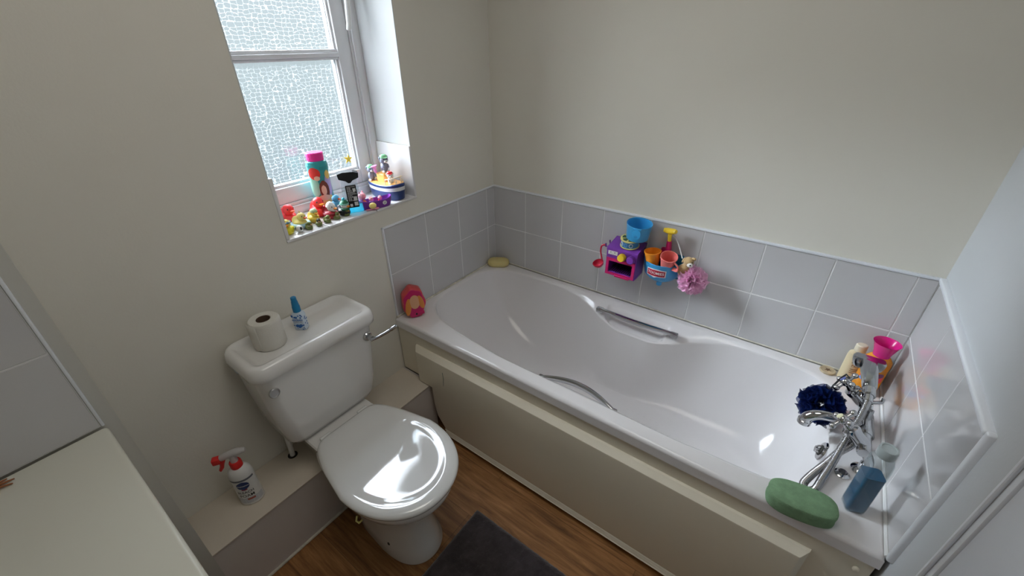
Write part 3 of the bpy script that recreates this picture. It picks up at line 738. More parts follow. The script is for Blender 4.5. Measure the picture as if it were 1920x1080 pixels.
def orange_bottle():
    r = empty('bubble_bath_bottle', W(1.645, -.072, .0003), R(5)); tag(r, 'orange bubble bath bottle with a flared hot pink cup cap', 'bottle')
    OB = clear('amber_plastic', (.85, .33, .02), .8, .12)
    b = MB().lathe([(.026, 0), (.031, .004), (.034, .03), (.034, .10), (.036, .118), (.034, .134), (.026, .146), (.020, .152)], 36, sx=1.05, sy=.85).build('bottle', OB, r)
    PC = clear('translucent_pink_cup', (.80, .015, .28), .75, .2)
    MB().lathe([(.020, .148), (.0225, .150), (.0245, .165), (.035, .198), (.0365, .200), (.0345, .198), (.022, .166), (.020, .156)], 40, cap1=True).build('cup_cap', PC, r)
    for n, m_, a0, a1, z0, z1 in (('label', RED, -1.0, .9, .045, .098), ('label_picture', mat('cornflower_print', (.15, .28, .65), .4), -.3, .55, .050, .074), ('label_picture', mat('cornflower_print', (0, 0, 0)), -.95, -.5, .055, .07), ('label_picture', mat('plum_print', (.20, .03, .12), .4), .1, .8, .078, .096)):
        o = patch(n, m_, b, .0345+(.0006 if n != 'label' else 0), a0, a1, z0, z1, wob=.8); o.scale = (1.05, .85, 1)
orange_bottle()
def blue_bottle():
    r = empty('mouthwash_bottle', W(1.630, -.598, .0003), R(18)); tag(r, 'clear square bottle half full of deep blue liquid at the front corner', 'bottle')
    def sq(a, z): return [Vector((x*.70, y*.78, z*1.07)) for x, y in rrect(-a, -a*.82, a, a*.82, a*.35, 6)]
    mb = MB(); mb.rings([sq(.026, 0), sq(.030, .004), sq(.0315, .02), sq(.0315, .150), sq(.030, .168), sq(.024, .180), sq(.019, .184)]); b = mb.build('bottle', CLEARP, r, smooth=50)
    mb = MB(); mb.rings([sq(.025, .003), sq(.0295, .007), sq(.0305, .02), sq(.0305, .122)]); mb.build('blue_liquid', BLUELQ, b, smooth=50)
    MB().lathe([(.0178, .195), (.0188, .197), (.0188, .216), (.0176, .220), (.0145, .220), (.0135, .218)], 36, wob=lambda t: 1+.008*math.cos(2*PI*t*40)).build('cap', clear('grey_white_cap', (.50, .56, .56), .8, .3), r)
blue_bottle()
def sponge():
    m_ = mat('green_foam', (.21, .345, .20), .95, spec=.1, bump=.9, bscale=420, var=.12, vscale=60)
    mb = MB(); rg = []
    def o(k):
        pts = []
        for i in range(64):
            a = 2*PI*i/64; c, s_ = math.cos(a), math.sin(a)
            x = .075*k*math.copysign(abs(c)**(2/2.7), c); y = .042*k*math.copysign(abs(s_)**(2/3.1), s_)
            pts.append((x, y))
        return pts
    rnd = random.Random(5)
    for k, z in ((.95, 0), (.995, .003), (1, .010), (.985, .020), (1, .032), (.99, .039), (.95, .042), (.6, .0425), (.2, .0425)):
        rg.append([Vector((x, y, z)) for x, y in o(k)])
    mb.rings(rg)
    s_ = mb.build('bath_sponge', m_, None, loc=W(1.520, -.680, .0005), rot=(0, 0, R(8)), smooth=60)
    tag(s_, 'thick green oval foam sponge on the front bath rim', 'sponge')
sponge()

# ================================================================== MIXER TAP
def mixer():
    r = empty('bath_shower_mixer', W(1.635, -.362, 0)); tag(r, 'chrome bath shower mixer with cross handles, cradle handset and ribbed hose', 'tap')
    off = Vector(r.location); T = lambda x, y, z: Vector(W(x, y, z))-off
    for y in (-.270, -.455):
        mb = MB(); mb.lathe([(.025, 0), (.026, .003), (.022, .008), (.014, .012), (.012, .03)], 28, Matrix.Translation(T(1.648, y, 0)))
        mb.tube(bez([T(1.648, y, .012), T(1.652, y, .034), T(1.643, y, .055), T(1.630, y, .068)], 6), .0125, 16)
        mb.build('pillar_leg', CHROME, r)
    mb = MB(); mb.cyl(T(1.63, -.255, .072), T(1.63, -.470, .072), .0165, 24, .003); mb.cyl(T(1.63, -.325, .072), T(1.63, -.40, .072), .022, 24, .004)
    body = mb.build('mixer_body', CHROME, r)
    ax = Vector((-.085, 0, .075)).normalized()
    for y, dy in ((-.258, .0), (-.440, 0)):
        h = empty('cross_handle', (0, 0, 0)); h.parent = body
        c0 = T(1.625, y, .078)
        mb = MB(); mb.lathe([(.017, 0), (.019, .012), (.0185, .030), (.022, .045), (.021, .052), (.012, .056), (.009, .066), (.009, .074)], 26, Matrix.Translation(c0) @ rotz_to(ax))
        mb.build('valve_cover', CHROME, h)
        c = c0+ax*.082; mb = MB(); mb.ell(c, (.0145, .0145, .0145)); Mr = rotz_to(ax)
        for k in range(4):
            d = (Mr @ Matrix.Rotation(k*PI/2+R(35), 4, 'Z') @ Vector((1, 0, 0)))
            mb.tube([c, c+d*.014, c+d*.025], [.0080, .0058, .0058], 12); mb.ell(c+d*.031, .0090, None, 14, 10)
        mb.build('cross_head', CHROME, h)
        MB().lathe([(.0085, 0), (.0085, .003), (.006, .004)], 20, Matrix.Translation(c+ax*.0105) @ Mr).build('index_button', mat('ivory_button', (.62, .60, .40), .3) if y < -.3 else MATS['navy_button'] if 'navy_button' in MATS else mat('navy_button', (.1, .12, .3), .3), h)
    mb = MB(); pts = bez([T(1.622, -.372, .070), T(1.595, -.377, .080), T(1.555, -.383, .084), T(1.518, -.389, .078), T(1.499, -.392, .060), T(1.495, -.393, .040)], 6)
    n = len(pts); mb.tube(pts, [.0125+.0045*(i/n)**1.5 for i in range(n)], 18); mb.lathe([(.0185, 0), (.0185, .012), (.016, .014)], 20, Matrix.Translation(T(1.495, -.393, .036)))
    mb.build('spout', CHROME, body)
    # cradle
    mb = MB(); mb.cyl(T(1.63, -.34, .08), T(1.628, -.335, .118), .010, 18)
    mb.tube([T(1.60, -.285, .136), T(1.602, -.290, .124), T(1.628, -.30, .118), T(1.652, -.290, .124), T(1.654, -.285, .136)], .0055, 10)
    mb.tube([T(1.628, -.335, .116), T(1.628, -.29, .119)], .007, 10)
    mb.build('handset_cradle', CHROME, body)
    # handset
    HS = mat('worn_chrome_plastic', (.46, .48, .49), .13, metal=1)
    mb = MB(); rg = []
    for y, cx, cz, a, b in ((-.150, 1.612, .157, .020, .013), (-.165, 1.612, .157, .021, .016), (-.20, 1.614, .154, .0195, .0175), (-.24, 1.616, .150, .0175, .0165), (-.272, 1.617, .146, .0160, .0150), (-.276, 1.617, .145, .013, .012)):
        rg.append([T(cx+x, y, cz+z) for x, z in rrect(-a, -b, a, b, min(a, b)*.55, 5)])
    mb.rings(rg); hs = mb.build('shower_handset', HS, r, smooth=50)
    mb = MB(); mb.rings([[T(1.612+x*1, -.146+y, z) for x, y in rrect(-w_, -.014, w_, .016, .010, 5)] for z, w_ in ((.134, .032), (.138, .037), (.152, .041), (.164, .042), (.170, .038))]); mb.build('spray_head', HS, hs, smooth=50)
    MB().lathe([(.013, 0), (.013, .003)], 24, Matrix.Translation(T(1.612, -.145, .131))).build('spray_face', mat('grey_rubber', (.2, .2, .22), .5), hs)
    mb = MB(); mb.cyl(T(1.617, -.272, .145), T(1.6175, -.304, .140), .0155, 24, .003); mb.cyl(T(1.617, -.300, .1405), T(1.617, -.325, .134), .0115, 20, .002); mb.build('hose_nut', CHROME, r)
    # hose: two strands, ribbed
    path = bez([T(1.617, -.318, .136), T(1.612, -.350, .120), T(1.602, -.395, .085), T(1.590, -.440, .050), T(1.576, -.500, .024), T(1.560, -.560, .012), T(1.548, -.606, .0095), T(1.530, -.620, .0095), T(1.522, -.603, .0095),
                T(1.537, -.560, .010), T(1.560, -.510, .014), T(1.583, -.465, .032), T(1.608, -.430, .048), T(1.622, -.400, .058), T(1.628, -.385, .066)], 30)
    mb = MB(); rr = [.0082+.0011*(1 if (i % 4) < 2 else -1) for i in range(len(path))]
    # resample so ribs are even
    d = [0]
    for a, b in zip(path[:-1], path[1:]): d.append(d[-1]+(b-a).length)
    tot = d[-1]; n = int(tot/.0009); q = []; j = 0
    for i in range(n+1):
        s_ = tot*i/n
        while j < len(d)-2 and d[j+1] < s_: j += 1
        t = (s_-d[j])/(d[j+1]-d[j]+1e-9); q.append(path[j].lerp(path[j+1], t))
    mb.tube(q, [.0088+.0012*math.sin(i*2*PI/5) for i in range(len(q))], 14)
    mb.build('shower_hose', mat('steel_hose', (.46, .46, .47), .2, metal=1), r, smooth=80)
    # plug chain stay
    MB().lathe([(.017, 0), (.018, .003), (.013, .006), (.011, .010)], 24, Matrix.Translation(T(1.605, -.50, 0))).build('plug_chain_boss', CHROME, r)
mixer()

# puffs
def netting(name, col):
    m = bpy.data.materials.new(name); m.use_nodes = True; t = m.node_tree; t.nodes.clear(); N = t.nodes.new; L = t.links.new
    df = N('ShaderNodeBsdfDiffuse'); df.inputs[0].default_value = (*col, 1); tl = N('ShaderNodeBsdfTranslucent'); tl.inputs[0].default_value = (*col, 1); tr = N('ShaderNodeBsdfTransparent')
    a = N('ShaderNodeMixShader'); a.inputs[0].default_value = .35; L(df.outputs[0], a.inputs[1]); L(tl.outputs[0], a.inputs[2])
    b = N('ShaderNodeMixShader'); b.inputs[0].default_value = .80; L(tr.outputs[0], b.inputs[1]); L(a.outputs[0], b.inputs[2])
    o = N('ShaderNodeOutputMaterial'); L(b.outputs[0], o.inputs[0]); return m
PINKNET = netting('pale_pink_mesh', (.98, .64, .84)); NAVYNET = netting('navy_mesh', (.010, .024, .12))
def puff(name, c, rad, material, label, seed, n=22, core=None, rot=0):
    """netting puff: ruffled rings of mesh standing out from the middle"""
    rnd = random.Random(seed); mb = MB()
    for i in range(n):
        ax = Vector((rnd.gauss(0, 1), rnd.gauss(0, 1), rnd.gauss(0, 1))).normalized()
        t1 = ax.orthogonal().normalized(); t2 = ax.cross(t1)
        off = rnd.uniform(-.62, .62); f1 = rnd.randint(7, 11); f2 = rnd.randint(4, 6); p1, p2 = rnd.uniform(0, 6), rnd.uniform(0, 6); kk = rnd.uniform(.86, 1.04)
        rows = []; m_ = 108; R1 = math.sqrt(max(.05, 1-off*off))
        for j in range(6):
            t = j/5; row = []
            for q in range(m_):
                a = 2*PI*q/m_
                rr = rad*kk*(.30+(R1-.30)*t) * (1+.07*t*math.sin(f2*a+p2))
                am = rad*.17*t**1.3
                h = rad*off*(.35+.65*t) + am*math.sin(f1*a+p1) + am*.5*math.sin(f2*2.3*a+p2)
                row.append(t1*math.cos(a)*rr + t2*math.sin(a)*rr + ax*h)
            row.append(row[0].copy()); rows.append(row)
        mb.rings(rows, False, False, closed=False)
    o = empty(name, c, rot); tag(o, label, 'bath puff')
    mb.build('netting', material, o, smooth=180)
    return o
nv = puff('bath_puff', W(1.527, -.300, .048), .060, NAVYNET, 'navy blue netting bath puff hanging from the tap handle', 3)
mb = MB(); mb.tube([(0, .0, .02), (.012, .030, .065), (.024, .046, .092), (.032, .052, .104), (.040, .046, .100), (.036, .040, .086), (.015, .02, .05), (0, 0, .02)], .0028, 8); mb.build('hanging_cord', BLACK, nv)

# ================================================================== BATH TOYS ON THE BACK WALL
def oven():
    r = empty('toy_oven', W(.757, 0, .165)); tag(r, 'purple toy oven with red door frame stuck to the wall tiles', 'toy')
    T = lambda x, y, z: Vector((x, y, z))
    # body as a shell with an open front cavity (local: x -.065..065, y -.1..0, z 0..)
    def X(x, y): return x+(-.0)*y
    mb = MB(); y1 = -.098
    mb.box((-.064, -.012, .006), (.064, -.001, .138))        # back
    mb.box((-.0665, y1, .0), (.0665, -.004, .016), .003)          # bottom
    mb.box((-.0655, y1+.001, .004), (-.056, -.005, .116)); mb.box((.056, y1+.001, .004), (.0655, -.005, .116))
    mb.box((-.066, y1+.0005, .074), (.066, y1+.012, .118))       # front top band
    mb.rings([[T(x, y, z) for y, z in ((y1-.001, .112), (-.004, .130), (-.004, .142), (y1+.004, .1265), (y1-.001, .122))] for x in (-.067, .067)])
    mb.build('oven_body', PURPLE, r)
    mb = MB(); F = y1-.003
    for lo, hi in (((-.063, F, .0145), (-.052, y1+.004, .0675)), ((.051, F, .0145), (.062, y1+.004, .0675)), ((-.063, F, .0675), (.062, y1+.004, .080)), ((-.063, F, .004), (.062, y1+.004, .0145))): mb.box(lo, hi)
    mb.box((-.02, F-.004, -.001), (.045, y1+.002, .007), .002)
    mb.build('door_frame', MAGENTA, r)
    mb = MB(); mb.box((-.055, -.016, .014), (.055, -.012, .074)); mb.build('oven_inside', mat('dark_purple', (.02, .006, .03), .6), r)
    mb = MB()
    for i in range(12): mb.tube([(-.048+i*.0088, y1+.006, .018), (-.048+i*.0088, -.02, .018)], .0015, 6)
    mb.build('oven_rack', MATS['dark_purple'], r)
    for x, m_ in ((.004, YELLOW), (.044, PURPLE)):
        MB().lathe([(.0165, 0), (.0165, .006), (.0150, .014), (.0150, .020), (.013, .022)], 28, Matrix.Translation((x, y1-.0, .095)) @ rotz_to((0, -1, .1)), wob=lambda t: 1+.02*math.cos(2*PI*t*16)).build('knob', m_, r)
    s_ = MB().box((-.060, y1-.0012, .095), (-.018, y1+.001, .113), .001).build('label_sticker', WHITE, r)
    for x in (-.048, -.030): MB().ell((x, y1-.0014, .106), (.002, .0005, .0025)).build('printed_dot', BLACK, s_)
    for y in (-.045, -.085): MB().tube([(-.066, y, .112+.01), (-.078, y, .118), (-.080, y, .132)], .0035, 8).build('side_hook', PURPLE, r)
    r.location = W(.754, -.0005, .166)
oven()
LAD = mat('raspberry_red_plastic', (.60, .02, .06), .35)
def ladle():
    r = empty('toy_ladle', W(.660, -.072, .268)); tag(r, 'red toy ladle hanging from the side of the toy oven', 'toy')
    MB().tube(bez([(.014, -.004, .012), (.006, -.006, .018), (-.006, -.008, .010), (-.008, -.008, -.015), (0, -.008, -.045), (.004, -.008, -.062)], 6), .0042, 10, flat=.7).build('handle', LAD, r)
    pr_ = [(.001, -.024), (.012, -.021), (.021, -.012), (.0245, 0), (.0230, 0), (.0195, -.011), (.011, -.0195), (.001, -.022)]
    MB().lathe(pr_, 30, Matrix.Translation((-.014, -.010, -.070)) @ Matrix.Rotation(R(-12), 4, 'Y') @ Matrix.Rotation(R(20), 4, 'X'), cap0=False, cap1=False).build('bowl', LAD, r)
ladle()
def tin():
    r = empty('toy_drum', W(.766, -.055, .3005)); tag(r, 'small blue drum with yellow rims on top of the toy oven', 'toy')
    r.rotation_euler.x = R(8)
    LB = mat('patterned_blue', (.05, .24, .42), .4); YR = mat('pale_yellow_rim', (.70, .62, .22), .4); DG = mat('dark_green_print', (.03, .09, .04), .5)
    MB().lathe([(.036, .002), (.036, .032)], 36).build('side', LB, r)
    MB().lathe([(.036, 0), (.039, .001), (.039, .004), (.036, .005)], 36).build('rim', YR, r)
    tp = MB().lathe([(.036, .031), (.039, .032), (.039, .035), (.036, .036)], 36).build('rim', YR, r)
    for k in range(6):
        a = k*PI/3
        MB().prism([(.010*math.cos(a-.3), .010*math.sin(a-.3)), (.031*math.cos(a-.38), .031*math.sin(a-.38)), (.033*math.cos(a), .033*math.sin(a)), (.031*math.cos(a+.38), .031*math.sin(a+.38)), (.010*math.cos(a+.3), .010*math.sin(a+.3))], .036, .0368).build('top_segment', DG, tp)
    s_ = r.children[0]
    for a in (-.7, -.1, .5):
        MB().tube([Vector((.0365*math.sin(a+.2*math.cos(t)), -.0365*math.cos(a+.2*math.cos(t)), .018+.008*math.sin(t))) for t in [i*.5 for i in range(13)]], .0012, 6).build('printed_ring', WHITE if a != -.1 else mat('cornflower_print', (0, 0, 0)), s_)
tin()
def pan():
    r = empty('toy_saucepan', W(.793, -.058, .342), R(5)); tag(r, 'sky blue toy saucepan on the blue drum', 'toy'); r.rotation_euler = (R(6), R(3), R(8))
    MB().lathe([(.040, 0), (.0435, .003), (.0495, .064), (.0508, .067), (.0500, .068), (.0478, .066), (.0420, .006), (.001, .005)], 44, cap1=False).build('pan', BLUE, r)
    mb = MB(); mb.rings([[Vector((x, y, z)) for x, z in o] for o, y in (([(p[0]*.018, .045+p[1]*.018) for p in [(math.cos(2*PI*i/24), math.sin(2*PI*i/24)*1.0) for i in range(24)]], -.050), )*1], True, True) if False else None
    # handle: flat tab drooping down the front with a hole
    n = 26; mo = []; mi = []
    for i in range(n):
        a = 2*PI*i/n; mo.append((.0165*math.copysign(abs(math.cos(a))**.8, math.cos(a)), .018*math.sin(a))); mi.append((.007*math.cos(a), -.008+.005*math.sin(a)))
    def pl(p, d): return Vector((p[0]+.004, -.0535-.006*(.5-p[1]/.036)+d, .044+p[1]))
    mb.rings([[pl(p, .002) for p in mi], [pl(p, .002) for p in mo], [pl(p, -.002) for p in mo], [pl(p, -.002) for p in mi], [pl(p, .002) for p in mi]], False, False)
    mb.box((-.012, -.052, .056), (.020, -.044, .066), .002)
    mb.build('handle', BLUE, r)
pan()
def bowl():
    r = empty('toy_basket', W(.903, 0, .170)); tag(r, 'blue wall basket of the bath toy holding cups', 'toy')
    n = 32
    def half(rx_, ry_, z): return [Vector((rx_*math.cos(PI+PI*i/n), ry_*math.sin(PI+PI*i/n)-.004, z)) for i in range(n+1)]
    prof = [(.030, .040, .0), (.054, .066, .012), (.070, .088, .032), (.0765, .096, .060), (.0785, .098, .085), (.0795, .1, .096)]
    rg = [half(a, b, z) for a, b, z in prof]+[half(a-.0025, b-.0035, z+.0005) for a, b, z in reversed(prof)]
    mb = MB(); mb.rings(rg, True, True); b = mb.build('basket_shell', BLUE, r)
    # wavy raised back lip
    mb = MB(); mb.box((-.060, -.006, 0.010), (.072, -.0005, .120), .003); mb.build('back_plate', BLUED, r)
    MB().cyl((.004, -.040, -.018), (.004, -.040, .006), .011, 16, .003).build('drain_spout', BLUE, b)
    # sign
    def onb(x, z, d=0): a = math.asin(max(-1, min(1, x/.0770))); return Vector((x, -(.0965+d)*math.cos(a)-.004, z))
    def strip(name, m_, pts_top, pts_bot, d, par):
        mb = MB(); mb.rings([[onb(x, z, d) for x, z in pts_top], [onb(x, z, d) for x, z in pts_bot]], False, False, closed=False); return mb.build(name, m_, par)
    xs_ = [-.038+.076*i/12 for i in range(13)]
    sg = strip('logo_plate', WHITE, [(x, .078+.002*math.cos(x*60)) for x in xs_], [(x, .047-.005*math.exp(-(x+.004)**2/.00003)) for x in xs_], .0022, b)
    xs_ = [-.035+.070*i/12 for i in range(13)]
    sg2 = strip('logo_field', mat('dark_red_logo', (.38, .015, .04), .4), [(x, .0745+.002*math.cos(x*60)) for x in xs_], [(x, .050) for x in xs_], .003, sg)
    t = text('TOOMIES', .0155, WHITE, sg2, Matrix(), bold=.00015, depth=0)
    for v in t.data.vertices: v.co = onb(v.co.x*.98, .0625+v.co.y, .0036)
bowl()
def cup(name, c, m_, label, handle, tilt, rb=.024, rt=.033, h=.062):
    r = empty(name, c, rot=tilt); tag(r, label, 'toy')
    MB().lathe([(rb-.003, 0), (rb, .003), (rt, h-.006), (rt+.002, h-.005), (rt+.002, h), (rt-.001, h), (rb-.002, .005), (.001, .004)], 36, cap1=False).build('cup', m_, r)
    if handle: MB().tube(bez([(rt-.002, 0, h-.010), (rt+.018, 0, h-.016), (rt+.020, 0, h-.034), (rb+.004, 0, h-.046)], 7), .0035, 10, flat=2.2).build('handle', m_, r)
    return r
cup('toy_cup', W(.873, -.060, .243), ORANGE, 'orange toy cup in the blue wall basket', False, (R(4), R(-6), 0), rt=.031, h=.064)
cup('toy_cup', W(.930, -.058, .250), CORAL, 'coral pink toy cup with a handle in the blue wall basket', True, (R(14), R(14), R(-25)), rt=.031, h=.060)
def red_piece():
    r = empty('toy_funnel', W(.893, -.024, .270)); tag(r, 'crimson toy scoop behind the cups in the basket', 'toy')
    MB().lathe([(.006, -.02), (.010, 0), (.024, .030), (.026, .034), (.024, .034), (.008, .004)], 28, Matrix.Rotation(R(30), 4, 'Y'), cap1=True).build('scoop', MAGENTA, r)
red_piece()
def tool():
    r = empty('toy_shower_wand', W(.921, -.03, .258)); tag(r, 'toy wand with yellow T-shaped head and red grip in the basket', 'toy'); r.rotation_euler = (R(6), R(-3), 0)
    MB().tube([(0, 0, 0), (0, 0, .06), (0, 0, .096)], [.009, .012, .009], 16).build('grip', MAGENTA, r)
    mb = MB(); mb.tube([(0, 0, .090), (0, 0, .130)], [.0065, .008], 14); mb.tube([(-.022, -.006, .143), (-.012, 0, .139), (0, .0, .138), (.014, 0, .139), (.024, -.006, .142)], [.008, .011, .012, .011, .008], 14, flat=.8); mb.build('head', YELLOW, r)
tool()
def bear_puff():
    pf = puff('bath_puff', W(1.036, -.064, .226), .054, PINKNET, 'pale pink netting bath puff with a tan plush puppy head on its cord', 11)
    TAN = mat('tan_plush', (.52, .36, .18), .95, spec=.1, sheen=.3, bump=.9, bscale=500); MZ = mat('white_plush', (.75, .72, .68), .95, spec=.1, bump=.8, bscale=500)
    hd = MB().ell((-.026, -.010, .078), (.019, .018, .018)).build('plush_head', TAN, pf)
    MB().ell((-.016, -.025, .071), (.011, .009, .009)).build('muzzle', MZ, hd); MB().ell((-.013, -.034, .075), (.003, .002, .0025)).build('nose', BLACK, hd)
    for x, z in ((-.028, .082), (-.010, .084)): MB().ell((x, -.0275+abs(x+.019)*.3, z), .0022, None, 10, 8).build('eye', BLACK, hd)
    MB().ell((-.043, -.012, .080), (.006, .008, .013), Matrix.Rotation(R(25), 4, 'Y')).build('ear', TAN, hd); MB().ell((-.010, -.008, .092), (.009, .007, .006)).build('ear', TAN, hd)
    MB().ell((-.040, -.006, .040), (.020, .016, .028), Matrix.Rotation(R(30), 4, 'Y')).build('plush_body', TAN, pf)
    MB().tube(bez([(-.052, -.01, .084), (-.075, .02, .108), (-.100, .035, .138), (-.118, .036, .152)], 8), .0013, 6).build('hanging_cord', WHITE, pf)
    MB().tube(bez([(-.050, -.006, .082), (-.080, .03, .112), (-.104, .04, .142), (-.116, .040, .153)], 8), .0013, 6).build('hanging_cord', WHITE, pf)
bear_puff()

# ================================================================== THINGS ON THE WINDOW SILL
SZ = .4903
def duck(name, label, x, y, size, body_m, head_m=None, beak_m=None, face=0, extras=None, group=None, eyes=True):
    """face: heading of the beak in degrees (0 = +x, into the room)"""
    r = empty(name, W(x, y, SZ), R(face), scale=size); tag(r, label, 'toy duck', group)
    head_m = head_m or body_m; beak_m = beak_m or ORANGE
    mb = MB(); prof = [(.55, 0), (.78, .06), (.96, .25), (1, .45), (.93, .68), (.72, .88), (.4, .98), (.1, 1.0)]
    rg = []
    for k, z in prof:
        ring = []
        for i in range(28):
            a = 2*PI*i/28; c, s_ = math.cos(a), math.sin(a)
            tail = max(0, -c)**6
            ring.append(Vector((.56*k*c-.20*tail*k, .44*k*s_, z*.62*(1+.30*tail)+.10*tail)))
        rg.append(ring)
    mb.rings(rg); b = mb.build('body', body_m, r, smooth=80)
    hd = MB().ell((.20, 0, .86), (.335, .315, .325)).build('head', head_m, r)
    mb = MB(); mb.ell((.54, 0, .83), (.15, .15, .045), None, 14, 8); mb.ell((.55, 0, .77), (.11, .12, .035), None, 14, 8); mb.build('beak', beak_m, r)
    for s_ in (-1, 1):
        MB().ell((-.06, s_*.40, .36), (.28, .09, .17), Matrix.Rotation(R(-12), 4, 'Y'), 14, 8).build('wing', body_m, b)
        if eyes: MB().ell((.43, s_*.185, .95), (.045, .035, .055), None, 8, 6).build('eye', BLACK, hd)
    if extras: extras(r, b, hd)
    return r
duck('red_duck', 'large red rubber duck at the far left under the window', -.140, -.965, .058, REDT, beak_m=mat('red_beak', (.85, .12, .04), .4), face=8)
duck('red_duck', 'large red rubber duck with an orange beak before the shampoo bottle', -.120, -.862, .060, REDT, beak_m=ORANGE, face=-2)
LBL = mat('pale_blue_rubber', (.42, .66, .78), .4)
def ring_x(r, b, hd):
    MB().tube([(.62*math.cos(t)-.04, .58*math.sin(t), .24) for t in [2*PI*i/32 for i in range(32)]], .17, 12, closed=True).build('swim_ring', LBL, r)
    MB().lathe([(.08, 1.12), (.04, 1.25), (.01, 1.32)], 10, c=(.15, 0, .03)).build('tuft', DUCKP, hd)
duck('yellow_duck', 'pale yellow duck wearing a pale blue swim ring', -.068, -.962, .044, DUCKP, beak_m=mat('orange_red_beak', (.85, .14, .03), .4), face=20, extras=ring_x)
def cap_x(r, b, hd):
    MB().lathe([(.34, .98), (.30, 1.10), (.18, 1.20), (.02, 1.24)], 20, c=(.18, 0, .0)).build('cap', mat('sage_green_rubber', (.48, .58, .32), .45), hd)
    MB().lathe([(.12, .0), (.12, .30), (.10, .32)], 14, c=(.1, -.62, .1)).build('bucket', DUCKY, r)
duck('yellow_duck', 'yellow duck with a pale green cap among the sill ducks', -.077, -.908, .040, DUCKY, face=5, extras=cap_x)
def goggle_x(r, b, hd):
    MB().tube([(.20+.345*math.cos(t), .33*math.sin(t), .98) for t in [2*PI*i/24 for i in range(24)]], .05, 8, closed=True).build('goggle_strap', mat('grey_blue_rubber', (.15, .25, .32), .4), hd)
    for s_ in (-1, 1): MB().ell((.46, s_*.14, .98), (.09, .11, .10)).build('goggle_lens', mat('grey_blue_rubber', (.15, .25, .32), .4), hd)
duck('yellow_duck', 'yellow duck with grey goggles at the front left sill corner', -.048, -1.020, .044, mat('lemon_rubber', (.82, .72, .03), .4), head_m=DUCKY, face=-25, extras=goggle_x)
bb = empty('beach_ball', W(-.028, -.990, SZ)); tag(bb, 'little black and white ball beside the goggled duck', 'toy ball')
MB().ell((0, 0, .0120), .012).build('ball', WHITE, bb)
for a in (0, 2.1, 4.2): MB().ell((.0075*math.cos(a), .0075*math.sin(a), .014), (.0052, .0052, .0065)).build('black_panel', BLACK, bb)
SKIN = mat('peach_rubber', (.75, .42, .25), .45); SW = mat('white_rubber', (.75, .74, .72), .45)
def santa_x(r, b, hd):
    MB().lathe([(.35, .95), (.30, 1.08), (.20, 1.22), (.05, 1.30)], 20, c=(.12, 0, 0)).build('white_hat', SW, hd)
    MB().ell((.40, 0, .70), (.14, .20, .17)).build('white_beard', SW, hd)
    MB().tube([(.56*math.cos(t), .46*math.sin(t), .42) for t in [2*PI*i/24 for i in range(24)]], .06, 8, closed=True).build('belt', mat('dark_crimson', (.25, .01, .02), .4), b)
duck('santa_duck', 'red and white duck dressed for christmas with a white beard', -.062, -.850, .047, mat('crimson_rubber', (.42, .015, .03), .4), head_m=SW, beak_m=ORANGE, face=15, extras=santa_x)
GH = mat('dark_green_rubber', (.02, .16, .08), .45)
def hat_x(r, b, hd):
    MB().lathe([(.36, .98), (.33, 1.12), (.20, 1.27), (.05, 1.32)], 20, c=(.18, 0, 0)).build('hat', GH, hd)
    MB().lathe([(.37, .95), (.38, 1.0), (.36, 1.06)], 20, c=(.18, 0, 0)).build('hat_band', mat('mint_rubber', (.25, .60, .50), .4), hd)
    MB().ell((.18, 0, 1.38), .13).build('pompom', mat('turquoise_rubber', (.05, .45, .60), .4), hd)
    MB().tube([(.20+.30*math.cos(t), .30*math.sin(t), .60) for t in [2*PI*i/24 for i in range(24)]], .08, 8, closed=True).build('scarf', GH, r)
duck('penguin_duck', 'black and white penguin toy with green bobble hat and scarf', -.048, -.805, .044, mat('black_rubber', (.02, .022, .025), .4), head_m=SW, beak_m=ORANGE, face=15, extras=hat_x)
for i, (x, y, f, lab) in enumerate(((-.026, -.958, 10, 'tiny olive green duck in front of the swim-ring duck, leftmost of the row'), (-.028, -.920, -20, 'tiny olive green duck with a dark hood, second from the left of the front row'),
        (-.030, -.886, 15, 'tiny olive green duck in the middle of the front row, before the christmas duck'), (-.034, -.846, 20, 'tiny olive green duck below the penguin toy, fourth along the row'), (-.036, -.806, 25, 'tiny olive green duck next to the clear bottle, rightmost of the row'))):
    duck('green_duck', lab, x, y, .0235, GREENO, head_m=(mat('dark_olive', (.09, .09, .05), .5) if i == 1 else GREENO), beak_m=mat('tan_beak', (.55, .28, .08), .5), face=f, group='tiny green ducks along the sill edge',
         extras=lambda r, b, hd: MB().tube([(.20+.24*math.cos(t), .26*math.sin(t), .60) for t in [2*PI*k/16 for k in range(16)]], .06, 6, closed=True).build('neck_ring', mat('cream_rubber', (.70, .62, .42), .5), r))
# little blue bird behind the penguin
bl_ = empty('blue_bird_toy', W(-.100, -.800, SZ), R(20), scale=.045); tag(bl_, 'light blue toy bird with orange beak behind the bobble-hat penguin', 'toy')
MB().ell((0, 0, .52), (.42, .36, .52)).build('body', mat('mid_blue_rubber', (.10, .38, .62), .4), bl_)
MB().ell((.08, 0, 1.15), (.30, .30, .30)).build('head', mat('mid_blue_rubber', (0, 0, 0)), bl_); MB().lathe([(.12, 0), (.02, .28)], 12, Matrix.Translation((.30, 0, 1.12)) @ rotz_to((1, 0, 0))).build('beak', mat('orange_red_beak', (0, 0, 0)), bl_)

